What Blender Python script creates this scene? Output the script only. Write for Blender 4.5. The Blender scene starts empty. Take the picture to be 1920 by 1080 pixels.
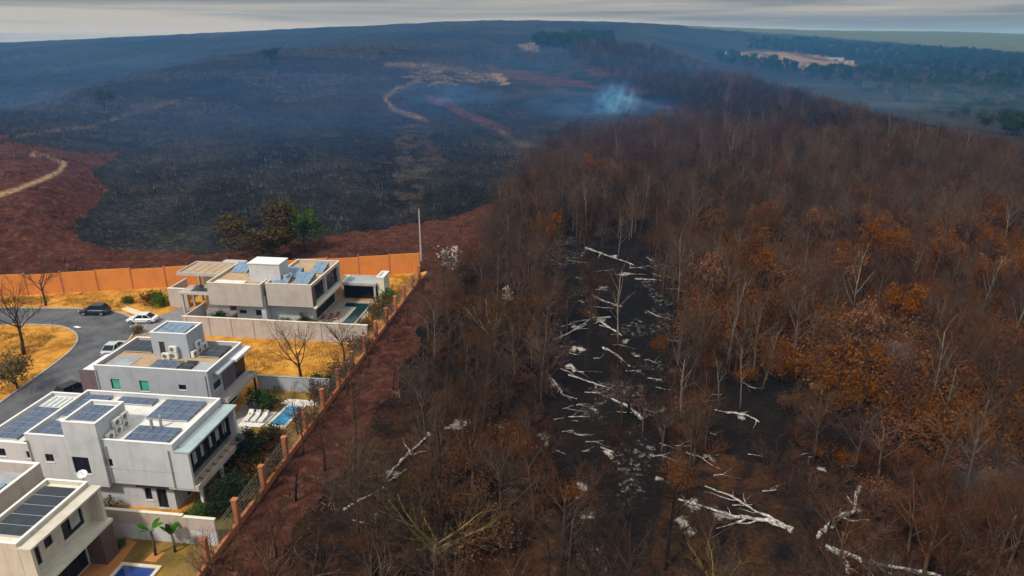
import bpy, math, random
import numpy as np
from mathutils import Vector, Matrix

# ------------------------------------------------------------------ camera, sky, sun, exposure
S = bpy.context.scene
COL = S.collection
CH = 42.0
PITCH = math.radians(20.3)
FPX = 1280.0
cam_d = bpy.data.cameras.new("camera")
cam_d.lens = 24.0
cam_d.sensor_width = 36.0
cam_d.clip_start = 0.5
cam_d.clip_end = 30000
cam = bpy.data.objects.new("camera", cam_d)
COL.objects.link(cam)
cam.location = (0, 0, CH)
cam.rotation_euler = (math.pi / 2 - PITCH, 0, 0)
S.camera = cam

SUN_AZ = math.radians(222)      # clockwise from +Y: behind the camera, to the left
SUN_EL = math.radians(52)
W = bpy.data.worlds.new("World")
S.world = W
W.use_nodes = True
nt = W.node_tree
nt.nodes.clear()
N = nt.nodes.new
out = N("ShaderNodeOutputWorld"); bg = N("ShaderNodeBackground")
sky = N("ShaderNodeTexSky"); sky.sky_type = 'NISHITA'; sky.sun_disc = False
sky.sun_elevation = SUN_EL; sky.sun_rotation = SUN_AZ; sky.air_density = 1.2; sky.dust_density = 2.5
tc = N("ShaderNodeTexCoord"); mp = N("ShaderNodeMapping")
mp.inputs['Scale'].default_value = (0.9, 0.9, 26.0)
mp.inputs['Location'].default_value = (0.35, 0.1, 0.22)
nz = N("ShaderNodeTexNoise"); nz.inputs['Scale'].default_value = 1.7
nz.inputs['Detail'].default_value = 7; nz.inputs['Roughness'].default_value = 0.55
nz.inputs['Distortion'].default_value = 0.35
cr = N("ShaderNodeValToRGB")
cr.color_ramp.elements[0].position = 0.40; cr.color_ramp.elements[0].color = (1.9, 2.15, 2.35, 1)
cr.color_ramp.elements[1].position = 0.60; cr.color_ramp.elements[1].color = (5.2, 4.9, 4.4, 1)
mx = N("ShaderNodeMix"); mx.data_type = 'RGBA'; mx.inputs['Factor'].default_value = 0.86
sx = N("ShaderNodeSeparateXYZ")
mr = N("ShaderNodeMapRange"); mr.inputs['From Min'].default_value = 0.06; mr.inputs['From Max'].default_value = 0.7
mr.inputs['To Min'].default_value = 1.0; mr.inputs['To Max'].default_value = 1.9
vm = N("ShaderNodeVectorMath"); vm.operation = 'SCALE'
L = nt.links.new
L(tc.outputs['Generated'], mp.inputs['Vector']); L(mp.outputs['Vector'], nz.inputs['Vector'])
L(nz.outputs['Fac'], cr.inputs['Fac'])
L(sky.outputs['Color'], mx.inputs['A']); L(cr.outputs['Color'], mx.inputs['B'])
L(tc.outputs['Generated'], sx.inputs['Vector']); L(sx.outputs['Z'], mr.inputs['Value'])
L(mx.outputs['Result'], vm.inputs['Vector']); L(mr.outputs['Result'], vm.inputs['Scale'])
L(vm.outputs['Vector'], bg.inputs['Color']); bg.inputs['Strength'].default_value = 0.085
L(bg.outputs['Background'], out.inputs['Surface'])

sd = bpy.data.lights.new("sun", 'SUN'); sd.energy = 2.5; sd.angle = math.radians(6); sd.color = (1.0, 0.93, 0.82)
sun = bpy.data.objects.new("sun", sd); COL.objects.link(sun)
sv = Vector((math.sin(SUN_AZ) * math.cos(SUN_EL), math.cos(SUN_AZ) * math.cos(SUN_EL), math.sin(SUN_EL)))
sun.rotation_euler = (-sv).to_track_quat('-Z', 'Y').to_euler()
sun.location = sv * 300

S.view_settings.view_transform = 'Standard'
S.view_settings.look = 'None'
S.view_settings.exposure = 0.32
S.view_settings.gamma = 1.0
S.render.engine = 'CYCLES'
S.cycles.max_bounces = 6
S.cycles.diffuse_bounces = 2
S.cycles.glossy_bounces = 2
S.cycles.transmission_bounces = 3
S.cycles.volume_bounces = 1
S.cycles.use_denoising = True
S.cycles.volume_max_steps = 96

rng = np.random.default_rng(7)
random.seed(7)
RAD = math.radians

# ------------------------------------------------------------------ projection helpers
cP, sP = math.cos(PITCH), math.sin(PITCH)


def proj(x, y, z):
    dz = z - CH
    zc = y * cP - dz * sP
    yc = -(y * sP + dz * cP)
    zc = np.where(zc < 1e-3, 1e-3, zc)
    return 960 + FPX * x / zc, 540 + FPX * yc / zc


def zpix(u, v, D):
    a = (u - 960) / FPX; b = (v - 540) / FPX
    return CH - D * (sP + b * cP) / math.hypot(a, cP - b * sP)


# ------------------------------------------------------------------ terrain
# each column: picture column, list of (horizontal distance, row where that ground is seen)
COLS = [
    (-420, [(150, 'z', 0), (230, 'z', 6), (320, 'z', 9), (460, 'z', 2), (900, 'z', -4), (2600, 'z', 0), (6000, 'z', -45)]),
    (0, [(150, 'z', 0), (185, 355), (245, 268), (330, 214), (430, 'z', 3), (650, 195), (1500, 118), (2700, 83), (6000, 'z', -30)]),
    (240, [(150, 'z', 0), (215, 335), (300, 235), (400, 165), (450, 148), (600, 'z', 10), (850, 152), (1500, 103), (2700, 71), (6000, 'z', -30)]),
    (480, [(150, 'z', 0), (225, 305), (330, 200), (450, 130), (560, 102), (760, 'z', 20), (1000, 104), (1600, 84), (2700, 59), (6000, 'z', -20)]),
    (720, [(155, 'z', 0), (230, 305), (330, 205), (460, 132), (620, 92), (760, 'z', 28), (1100, 84), (1700, 66), (2700, 48), (6000, 'z', -20)]),
    (950, [(160, 'z', 0), (230, 308), (300, 240), (450, 155), (650, 108), (1100, 80), (1700, 57), (2600, 39), (6000, 'z', -20)]),
    (1150, [(170, 'z', 0), (240, 302), (340, 215), (480, 140), (620, 95), (760, 'z', 22), (1000, 86), (1500, 64), (2600, 43), (6000, 'z', -20)]),
    (1400, [(190, 'z', 0), (260, 285), (340, 225), (440, 170), (520, 'z', 4), (620, 166), (900, 131), (1300, 104), (2000, 72), (3000, 54), (6000, 'z', -30)]),
    (1650, [(200, 'z', 0), (270, 292), (335, 248), (430, 'z', -8), (520, 232), (720, 190), (1000, 150), (1500, 112), (2200, 80), (3600, 59), (6000, 'z', -30)]),
    (1920, [(200, 'z', 0), (285, 312), (360, 'z', -6), (440, 282), (600, 232), (900, 172), (1400, 126), (2200, 88), (3800, 65), (6000, 'z', -30)]),
    (2300, [(200, 'z', 0), (290, 'z', 0), (400, 'z', -16), (700, 'z', -14), (1400, 'z', 4), (3000, 'z', 20), (6000, 'z', -30)]),
]


def pchip(x, y, xq):
    x = np.asarray(x, float); y = np.asarray(y, float)
    h = np.diff(x); d = np.diff(y) / h
    m = np.zeros_like(y)
    m[0], m[-1] = d[0], d[-1]
    for i in range(1, len(x) - 1):
        if d[i - 1] * d[i] > 0:
            w1 = 2 * h[i] + h[i - 1]; w2 = h[i] + 2 * h[i - 1]
            m[i] = (w1 + w2) / (w1 / d[i - 1] + w2 / d[i])
    xq = np.clip(xq, x[0], x[-1])
    k = np.clip(np.searchsorted(x, xq) - 1, 0, len(h) - 1)
    t = (xq - x[k]) / h[k]
    return ((2 * t**3 - 3 * t**2 + 1) * y[k] + (t**3 - 2 * t**2 + t) * h[k] * m[k]
            + (-2 * t**3 + 3 * t**2) * y[k + 1] + (t**3 - t**2) * h[k] * m[k + 1])


_LD = np.linspace(math.log(100), math.log(6000), 260)
_azs, _tab = [], []
for u_, pts in COLS:
    Ds, Zs = [100], [0.0]
    for p in pts:
        Ds.append(p[0]); Zs.append(p[2] if p[1] == 'z' else zpix(u_, p[1], p[0]))
    _azs.append(math.atan(((u_ - 960) / FPX) / (cP + 0.2266 * sP)))
    _tab.append(pchip(np.log(Ds), Zs, _LD))
_azs = np.array(_azs); _tab = np.array(_tab)
_AZ = np.linspace(_azs[0], _azs[-1], 361)
TAB = np.stack([pchip(_azs, _tab[:, i], _AZ) for i in range(len(_LD))], 1)
for _ in range(2):                                     # soften the joints between columns
    TAB[1:-1] = TAB[1:-1] * .5 + (TAB[:-2] + TAB[2:]) * .25


def vnoise(x, y, s, seed):
    x = np.asarray(x) / s + seed * 17.3; y = np.asarray(y) / s - seed * 9.7
    xi = np.floor(x); yi = np.floor(y); fx = x - xi; fy = y - yi
    fx = fx * fx * (3 - 2 * fx); fy = fy * fy * (3 - 2 * fy)

    def hsh(a, b):
        v = np.sin(a * 127.1 + b * 311.7 + seed * 74.7) * 43758.5453
        return v - np.floor(v)
    return (hsh(xi, yi) * (1 - fx) + hsh(xi + 1, yi) * fx) * (1 - fy) + (hsh(xi, yi + 1) * (1 - fx) + hsh(xi + 1, yi + 1) * fx) * fy


def fbm(x, y, s, seed, o=4):
    r = 0; a = .5; t = 0
    for i in range(o):
        r = r + a * vnoise(x, y, s, seed + i); t += a; a *= .5; s *= .5
    return r / t


TH = RAD(-7); cT, sT = math.cos(TH), math.sin(TH)
OX, OY = -25.0, 50.0


def L2W(u, v):
    return OX + u * cT - v * sT, OY + u * sT + v * cT


def W2L(x, y):
    x = x - OX; y = y - OY
    return x * cT + y * sT, -x * sT + y * cT


def height(x, y):
    x = np.asarray(x, float); y = np.asarray(y, float)
    D = np.hypot(x, y); az = np.arctan2(x, y)
    fi = np.clip((az - _AZ[0]) / (_AZ[1] - _AZ[0]), 0, len(_AZ) - 1.001)
    fj = np.clip((np.log(np.maximum(D, 1)) - _LD[0]) / (_LD[1] - _LD[0]), 0, len(_LD) - 1.001)
    i = fi.astype(int); j = fj.astype(int); a = fi - i; b = fj - j
    z = (TAB[i, j] * (1 - a) + TAB[i + 1, j] * a) * (1 - b) + (TAB[i, j + 1] * (1 - a) + TAB[i + 1, j + 1] * a) * b
    amp = np.clip((D - 160) / 200, 0, 1) * np.minimum(1.0 + D / 700, 4)
    z = z + (fbm(x, y, 60, 3) - .5) * amp * 2.0
    u, v = W2L(x, y)
    f = np.clip((u - 6) / 10, 0, 1) * np.clip((220 - D) / 60, 0, 1)
    z = z + (fbm(x, y, 14, 5) - .5) * 1.3 * f
    return z


def hit(u, v):
    a = (u - 960) / FPX; b = (v - 540) / FPX
    d = np.array([a, cP - b * sP, -sP - b * cP])
    t = np.concatenate([np.linspace(20, 400, 900), np.geomspace(401, 6500, 1500)])
    p = d[None] * t[:, None]
    z = p[:, 2] + CH
    g = height(p[:, 0], p[:, 1])
    k = np.nonzero(z < g)[0]
    k = k[0] if len(k) else len(t) - 1
    return float(p[k, 0]), float(p[k, 1]), float(g[k])


def inpoly(px, py, poly):
    r = np.zeros(px.shape, bool)
    n = len(poly); j = n - 1
    for i in range(n):
        xi, yi = poly[i]; xj, yj = poly[j]
        c = ((yi > py) != (yj > py)) & (px < (xj - xi) * (py - yi) / (yj - yi + 1e-12) + xi)
        r ^= c; j = i
    return r


def segdist(px, py, line):
    d = np.full(px.shape, 1e9)
    for (x0, y0), (x1, y1) in zip(line, line[1:]):
        dx, dy = x1 - x0, y1 - y0
        t = np.clip(((px - x0) * dx + (py - y0) * dy) / (dx * dx + dy * dy + 1e-9), 0, 1)
        d = np.minimum(d, np.hypot(px - x0 - t * dx, py - y0 - t * dy))
    return d


# ------------------------------------------------------------------ materials
def mat(name, col, rough=.8, var=.0, scale=1.0, col2=None, bump=0.0, bscale=None, metal=0.0, spec=.5, coord='Object', stretch=(1, 1, 1), dark=None):
    m = bpy.data.materials.new(name); m.use_nodes = True
    t = m.node_tree; b = t.nodes['Principled BSDF']
    b.inputs['Base Color'].default_value = (*col, 1); b.inputs['Roughness'].default_value = rough
    b.inputs['Metallic'].default_value = metal; b.inputs['Specular IOR Level'].default_value = spec
    if var or col2 or bump:
        c = t.nodes.new("ShaderNodeTexCoord"); mpp = t.nodes.new("ShaderNodeMapping")
        mpp.inputs['Scale'].default_value = stretch
        t.links.new(c.outputs[coord], mpp.inputs['Vector'])
        n = t.nodes.new("ShaderNodeTexNoise"); n.inputs['Scale'].default_value = scale
        n.inputs['Detail'].default_value = 6; n.inputs['Roughness'].default_value = .62
        t.links.new(mpp.outputs['Vector'], n.inputs['Vector'])
        if var or col2:
            r = t.nodes.new("ShaderNodeValToRGB")
            lo = col2 if col2 else tuple(max(0, k * (1 - var)) for k in col)
            hi = col if col2 else tuple(min(1, k * (1 + var)) for k in col)
            r.color_ramp.elements[0].position = .34; r.color_ramp.elements[0].color = (*lo, 1)
            r.color_ramp.elements[1].position = .66; r.color_ramp.elements[1].color = (*hi, 1)
            t.links.new(n.outputs['Fac'], r.inputs['Fac'])
            t.links.new(r.outputs['Color'], b.inputs['Base Color'])
        if bump:
            n2 = t.nodes.new("ShaderNodeTexNoise"); n2.inputs['Scale'].default_value = bscale or scale * 6
            n2.inputs['Detail'].default_value = 4
            t.links.new(mpp.outputs['Vector'], n2.inputs['Vector'])
            bp = t.nodes.new("ShaderNodeBump"); bp.inputs['Strength'].default_value = bump; bp.inputs['Distance'].default_value = .1
            t.links.new(n2.outputs['Fac'], bp.inputs['Height']); t.links.new(bp.outputs['Normal'], b.inputs['Normal'])
    return m


def stained(name, col, stain, amount=.5):
    """plaster or concrete with vertical rain streaks and blotches"""
    m = mat(name, col, .85)
    t = m.node_tree; b = t.nodes['Principled BSDF']
    c = t.nodes.new("ShaderNodeTexCoord")
    prev = None
    for sc, st, lo, hi in ((1.0, (1.6, 1.6, .18), .5, .78), (.55, (1, 1, 1), .48, .75)):
        mpp = t.nodes.new("ShaderNodeMapping"); mpp.inputs['Scale'].default_value = st
        n = t.nodes.new("ShaderNodeTexNoise"); n.inputs['Scale'].default_value = sc; n.inputs['Detail'].default_value = 7; n.inputs['Roughness'].default_value = .6
        t.links.new(c.outputs['Object'], mpp.inputs['Vector']); t.links.new(mpp.outputs['Vector'], n.inputs['Vector'])
        r = t.nodes.new("ShaderNodeMapRange"); r.inputs['From Min'].default_value = lo; r.inputs['From Max'].default_value = hi
        r.inputs['To Max'].default_value = amount
        t.links.new(n.outputs['Fac'], r.inputs['Value'])
        x = t.nodes.new("ShaderNodeMix"); x.data_type = 'RGBA'
        if prev is None:
            x.inputs['A'].default_value = (*col, 1)
        else:
            t.links.new(prev, x.inputs['A'])
        x.inputs['B'].default_value = (*stain, 1)
        t.links.new(r.outputs['Result'], x.inputs['Factor'])
        prev = x.outputs['Result']
    t.links.new(prev, b.inputs['Base Color'])
    return m


M = {}
M['white_wall'] = stained("white_plaster", (.57, .585, .61), (.34, .335, .33), .5)
M['white_paint'] = mat("white_paint", (.78, .78, .77), .7, .06, 1.5)
M['roof_white'] = mat("white_roof_membrane", (.8, .79, .76), .75, col2=(.62, .6, .56), scale=.9)
M['roof_tan'] = mat("tan_gravel_roof", (.52, .36, .2), .9, col2=(.36, .26, .17), scale=1.2, bump=.3, bscale=18)
M['roof_grey'] = mat("grey_roof_membrane", (.4, .43, .47), .8, col2=(.28, .3, .33), scale=.8)
M['blue_grey'] = stained("blue_grey_plaster", (.39, .43, .48), (.25, .265, .29), .5)
M['purple'] = mat("mauve_brown_plaster", (.13, .10, .13), .85, .15, 1.2)
M['concrete'] = stained("board_marked_concrete", (.50, .45, .41), (.32, .27, .24), .55)
M['beige'] = stained("beige_plaster", (.62, .58, .49), (.42, .33, .25), .6)
M['pinkish'] = stained("pinkish_plaster", (.50, .43, .38), (.36, .27, .22), .7)
M['cream'] = mat("cream_paint", (.72, .68, .55), .75, .1, 1.5)
M['orange_wall'] = stained("orange_painted_wall", (.70, .25, .05), (.48, .16, .04), .5)
M['orange_base'] = stained("rust_orange_masonry", (.46, .16, .06), (.25, .1, .05), .7)
M['glass_dark'] = mat("dark_glass", (.010, .013, .02), .22, spec=.25)
M['glass_green'] = mat("green_blind_glass", (.06, .42, .30), .3, .2, 3)
M['glass_teal'] = mat("teal_canopy_glass", (.36, .46, .47), .25, .12, 1.2)
M['frame_dark'] = mat("dark_metal_frame", (.03, .032, .036), .5)
M['frame_light'] = mat("aluminium", (.6, .62, .63), .4, metal=.6)
M['curtain'] = mat("grey_curtain", (.38, .38, .36), .9, .2, 4)
M['stone'] = mat("brown_stone_cladding", (.16, .1, .07), .9, col2=(.06, .045, .04), scale=5, bump=.6, bscale=9)
M['wood_deck'] = mat("orange_timber_deck", (.58, .24, .06), .7, col2=(.4, .15, .04), scale=3, stretch=(1, 6, 1))
M['paving'] = mat("pale_paving", (.42, .38, .33), .9, col2=(.3, .26, .22), scale=1.5)
M['paving_grey'] = mat("grey_paving", (.27, .26, .27), .9, col2=(.18, .17, .18), scale=1.2)
M['coping'] = mat("cream_stone_coping", (.7, .6, .42), .7, .1, 3)
M['coping_white'] = mat("white_stone_coping", (.72, .7, .66), .7, .08, 3)
M['pool_blue'] = mat("deep_blue_pool", (.015, .05, .24), .08, .25, 1.5, spec=.5)
M['pool_sky'] = mat("sky_blue_pool", (.03, .22, .40), .08, .35, .8, spec=.5)
M['pool_dark'] = mat("dark_teal_pool", (.012, .04, .045), .08, .2, 1.5, spec=.5)
M['ac_white'] = mat("white_enamel", (.74, .73, .69), .5, .06, 4)
M['ac_grille'] = mat("grey_fan_grille", (.16, .16, .16), .6)
M['panel_cell'] = mat("solar_cells", (.085, .12, .19), .25, .25, 2.5, spec=.6)
M['panel_cell_light'] = mat("solar_cells_pale", (.16, .25, .36), .2, .25, 1.5, spec=.6)
M['panel_black'] = mat("black_solar_collector", (.025, .035, .045), .3, .3, 2, spec=.5)
M['louver'] = mat("pale_green_louver", (.58, .64, .62), .5, .1, 2)
M['asphalt'] = mat("asphalt", (.135, .138, .15), .9, col2=(.06, .062, .07), scale=.3, bump=.15, bscale=30)
M['kerb'] = mat("concrete_kerb", (.36, .33, .29), .9, .2, 1.5)
M['metal_grey'] = mat("galvanised_steel", (.42, .43, .43), .5, .1, 3, metal=.3)
M['pole_concrete'] = mat("weathered_concrete_pole", (.42, .40, .37), .9, .15, 2)
M['wire'] = mat("fence_wire", (.2, .17, .15), .6)
M['ash'] = mat("white_ash_bark", (.74, .70, .64), .95, col2=(.03, .027, .025), scale=3.8, bump=.8, bscale=8)
M['rubber'] = mat("tyre_rubber", (.02, .02, .02), .9)
M['rim'] = mat("alloy_rim", (.45, .46, .47), .35, metal=.7)
M['lamp_red'] = mat("red_tail_lamp", (.35, .02, .02), .25)
M['lamp_clear'] = mat("clear_head_lamp", (.7, .72, .75), .15)
M['car_dark'] = mat("dark_blue_car_paint", (.012, .022, .04), .22, spec=.6)
M['car_white'] = mat("white_car_paint", (.72, .73, .75), .25, spec=.6)
M['car_silver'] = mat("pale_blue_car_paint", (.5, .58, .63), .25, spec=.6)
M['car_black'] = mat("black_car_paint", (.012, .013, .016), .22, spec=.6)
M['red_chair'] = mat("brick_red_fabric", (.22, .06, .04), .9, .1, 4)
M['shed_roof'] = mat("pale_metal_roof", (.17, .185, .21), .5, .1, .4)

# vegetation
def bark(name, c, c2=None, vary=.45):
    m = mat(name, c, .95, col2=c2 or tuple(k * .5 for k in c), scale=2.5, spec=.05)
    t = m.node_tree; b = t.nodes['Principled BSDF']; lk = b.inputs['Base Color'].links[0]; src = lk.from_socket
    oi = t.nodes.new("ShaderNodeObjectInfo"); r = t.nodes.new("ShaderNodeMapRange"); r.inputs['To Min'].default_value = 1 - vary; r.inputs['To Max'].default_value = 1 + vary
    v = t.nodes.new("ShaderNodeHueSaturation")
    r2 = t.nodes.new("ShaderNodeMath"); r2.operation = 'MULTIPLY'; r2.inputs[1].default_value = 7.31
    r3 = t.nodes.new("ShaderNodeMath"); r3.operation = 'FRACT'
    r4 = t.nodes.new("ShaderNodeMapRange"); r4.inputs['To Min'].default_value = .85; r4.inputs['To Max'].default_value = 1.3
    t.links.new(oi.outputs['Random'], r.inputs['Value']); t.links.new(r.outputs['Result'], v.inputs['Value'])
    t.links.new(oi.outputs['Random'], r2.inputs[0]); t.links.new(r2.outputs[0], r3.inputs[0]); t.links.new(r3.outputs[0], r4.inputs['Value']); t.links.new(r4.outputs['Result'], v.inputs['Saturation'])
    t.links.new(src, v.inputs['Color']); t.links.new(v.outputs['Color'], b.inputs['Base Color'])
    return m
M['bark_brown'] = bark("brown_bark", (.125, .083, .058), (.05, .035, .027))
M['bark_black'] = bark("charred_bark", (.05, .035, .028), (.014, .012, .011))
M['bark_olive'] = bark("olive_lichen_bark", (.30, .23, .10), (.15, .10, .045), .1)
M['bark_pale'] = bark("pale_grey_bark", (.20, .165, .13), (.09, .075, .06))
M['twig_red'] = bark("reddish_twigs", (.105, .051, .031), (.05, .026, .017))
M['twig_grey'] = bark("grey_brown_twigs", (.115, .077, .052), (.055, .038, .027))
M['twig_dark'] = bark("dark_twigs", (.052, .038, .031), (.026, .02, .017))
M['twig_olive'] = bark("olive_twigs", (.16, .105, .042), (.085, .058, .027), .2)
M['leaf_rust'] = bark("rust_dead_leaves", (.20, .078, .018), (.11, .042, .012), .25)
M['leaf_brown'] = bark("brown_dead_leaves", (.11, .055, .025), (.055, .03, .016))
M['leaf_drab'] = bark('drab_olive_leaves', (.10, .072, .028), (.045, .034, .015), .1)
M['leaf_green'] = bark("green_leaves", (.11, .17, .03), (.04, .075, .016), .15)
M['leaf_dkgreen'] = bark("dark_green_leaves", (.04, .062, .022), (.018, .03, .013), .3)
M['leaf_olive'] = bark("olive_yellow_leaves", (.17, .125, .03), (.08, .06, .018))
M['leaf_palm'] = bark("glossy_palm_leaves", (.07, .16, .03), (.03, .08, .018))
M['leaf_silver'] = bark("silvery_leaves", (.5, .48, .43), (.28, .25, .22))
M['stubble'] = bark("charred_stubble", (.085, .078, .07), (.02, .02, .022))
M['stubble_pale'] = bark("pale_dry_stubble", (.19, .165, .13), (.09, .08, .065))


# ------------------------------------------------------------------ mesh building
class MB:
    def __init__(s):
        s.v = []; s.f = []

    def poly(s, pts):
        i = len(s.v); s.v += [tuple(p) for p in pts]; s.f.append(tuple(range(i, i + len(pts)))); return s

    def box(s, x0, x1, y0, y1, z0, z1):
        i = len(s.v)
        s.v += [(x0, y0, z0), (x1, y0, z0), (x1, y1, z0), (x0, y1, z0), (x0, y0, z1), (x1, y0, z1), (x1, y1, z1), (x0, y1, z1)]
        s.f += [tuple(i + k for k in q) for q in ((0, 3, 2, 1), (4, 5, 6, 7), (0, 1, 5, 4), (1, 2, 6, 5), (2, 3, 7, 6), (3, 0, 4, 7))]
        return s

    def ring(s, x0, x1, y0, y1, z0, z1, t):
        s.box(x0, x1, y0, y0 + t, z0, z1); s.box(x0, x1, y1 - t, y1, z0, z1)
        s.box(x0, x0 + t, y0 + t, y1 - t, z0, z1); s.box(x1 - t, x1, y0 + t, y1 - t, z0, z1); return s

    def prism(s, pts, z0, z1):
        n = len(pts); i = len(s.v)
        s.v += [(p[0], p[1], z0) for p in pts] + [(p[0], p[1], z1) for p in pts]
        s.f.append(tuple(range(i + n, i + 2 * n))); s.f.append(tuple(range(i + n - 1, i - 1, -1)))
        for k in range(n):
            s.f.append((i + k, i + (k + 1) % n, i + n + (k + 1) % n, i + n + k))
        return s

    def tube(s, pts, rs, n=6, cap=True):
        pts = [Vector(p) for p in pts]
        i = len(s.v); a = None
        for k, p in enumerate(pts):
            d = (pts[min(k + 1, len(pts) - 1)] - pts[max(k - 1, 0)]).normalized()
            if a is None:
                a = d.orthogonal().normalized()
            a = (a - d * a.dot(d)).normalized(); b = d.cross(a)
            for j in range(n):
                w = 2 * math.pi * j / n
                s.v.append(tuple(p + (a * math.cos(w) + b * math.sin(w)) * rs[k]))
        for k in range(len(pts) - 1):
            for j in range(n):
                s.f.append((i + k * n + j, i + k * n + (j + 1) % n, i + (k + 1) * n + (j + 1) % n, i + (k + 1) * n + j))
        if cap:
            s.f.append(tuple(i + j for j in range(n - 1, -1, -1)))
            e = i + (len(pts) - 1) * n
            s.f.append(tuple(e + j for j in range(n)))
        return s

    def facade(s, side, c, a0, a1, z0, z1, holes=(), depth=.18):
        """wall skin with real openings; side: f (-v) r (+u) l (-u) b (+v)"""
        A = sorted({a0, a1, *[h[0] for h in holes], *[h[1] for h in holes]})
        Z = sorted({z0, z1, *[h[2] for h in holes], *[h[3] for h in holes]})
        sg = -1 if side in 'fl' else 1

        def P(a, z, d=0):
            k = c - sg * d
            return (a, k, z) if side in 'fb' else (k, a, z)
        flip = side in 'bl'
        def q(*p):
            s.poly(p[::-1] if flip else p)
        for i in range(len(A) - 1):
            for j in range(len(Z) - 1):
                am, zm = (A[i] + A[i + 1]) / 2, (Z[j] + Z[j + 1]) / 2
                if any(h[0] < am < h[1] and h[2] < zm < h[3] for h in holes):
                    continue
                q(P(A[i], Z[j]), P(A[i + 1], Z[j]), P(A[i + 1], Z[j + 1]), P(A[i], Z[j + 1]))
        for h in holes:
            b0, b1, y0, y1 = h
            q(P(b0, y0), P(b0, y0, depth), P(b0, y1, depth), P(b0, y1))
            q(P(b1, y0, depth), P(b1, y0), P(b1, y1), P(b1, y1, depth))
            q(P(b0, y0, depth), P(b0, y0), P(b1, y0), P(b1, y0, depth))
            q(P(b0, y1), P(b0, y1, depth), P(b1, y1, depth), P(b1, y1))
        return s

    def build(s, name, m, parent=None, off=(0, 0, 0), smooth=False):
        me = bpy.data.meshes.new(name)
        if off != (0, 0, 0):
            s.v = [(x - off[0], y - off[1], z - off[2]) for x, y, z in s.v]
        me.from_pydata(s.v, [], s.f)
        for k in (m if isinstance(m, (list, tuple)) else [m]):
            me.materials.append(M[k] if isinstance(k, str) else k)
        if smooth:
            me.polygons.foreach_set('use_smooth', [True] * len(me.polygons))
        me.update()
        o = bpy.data.objects.new(name, me); COL.objects.link(o)
        if parent is not None:
            o.parent = parent
        return o


def tag(o, label=None, cat=None, group=None, kind=None):
    if label: o['label'] = label
    if cat: o['category'] = cat
    if group: o['group'] = group
    if kind: o['kind'] = kind
    return o


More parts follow.
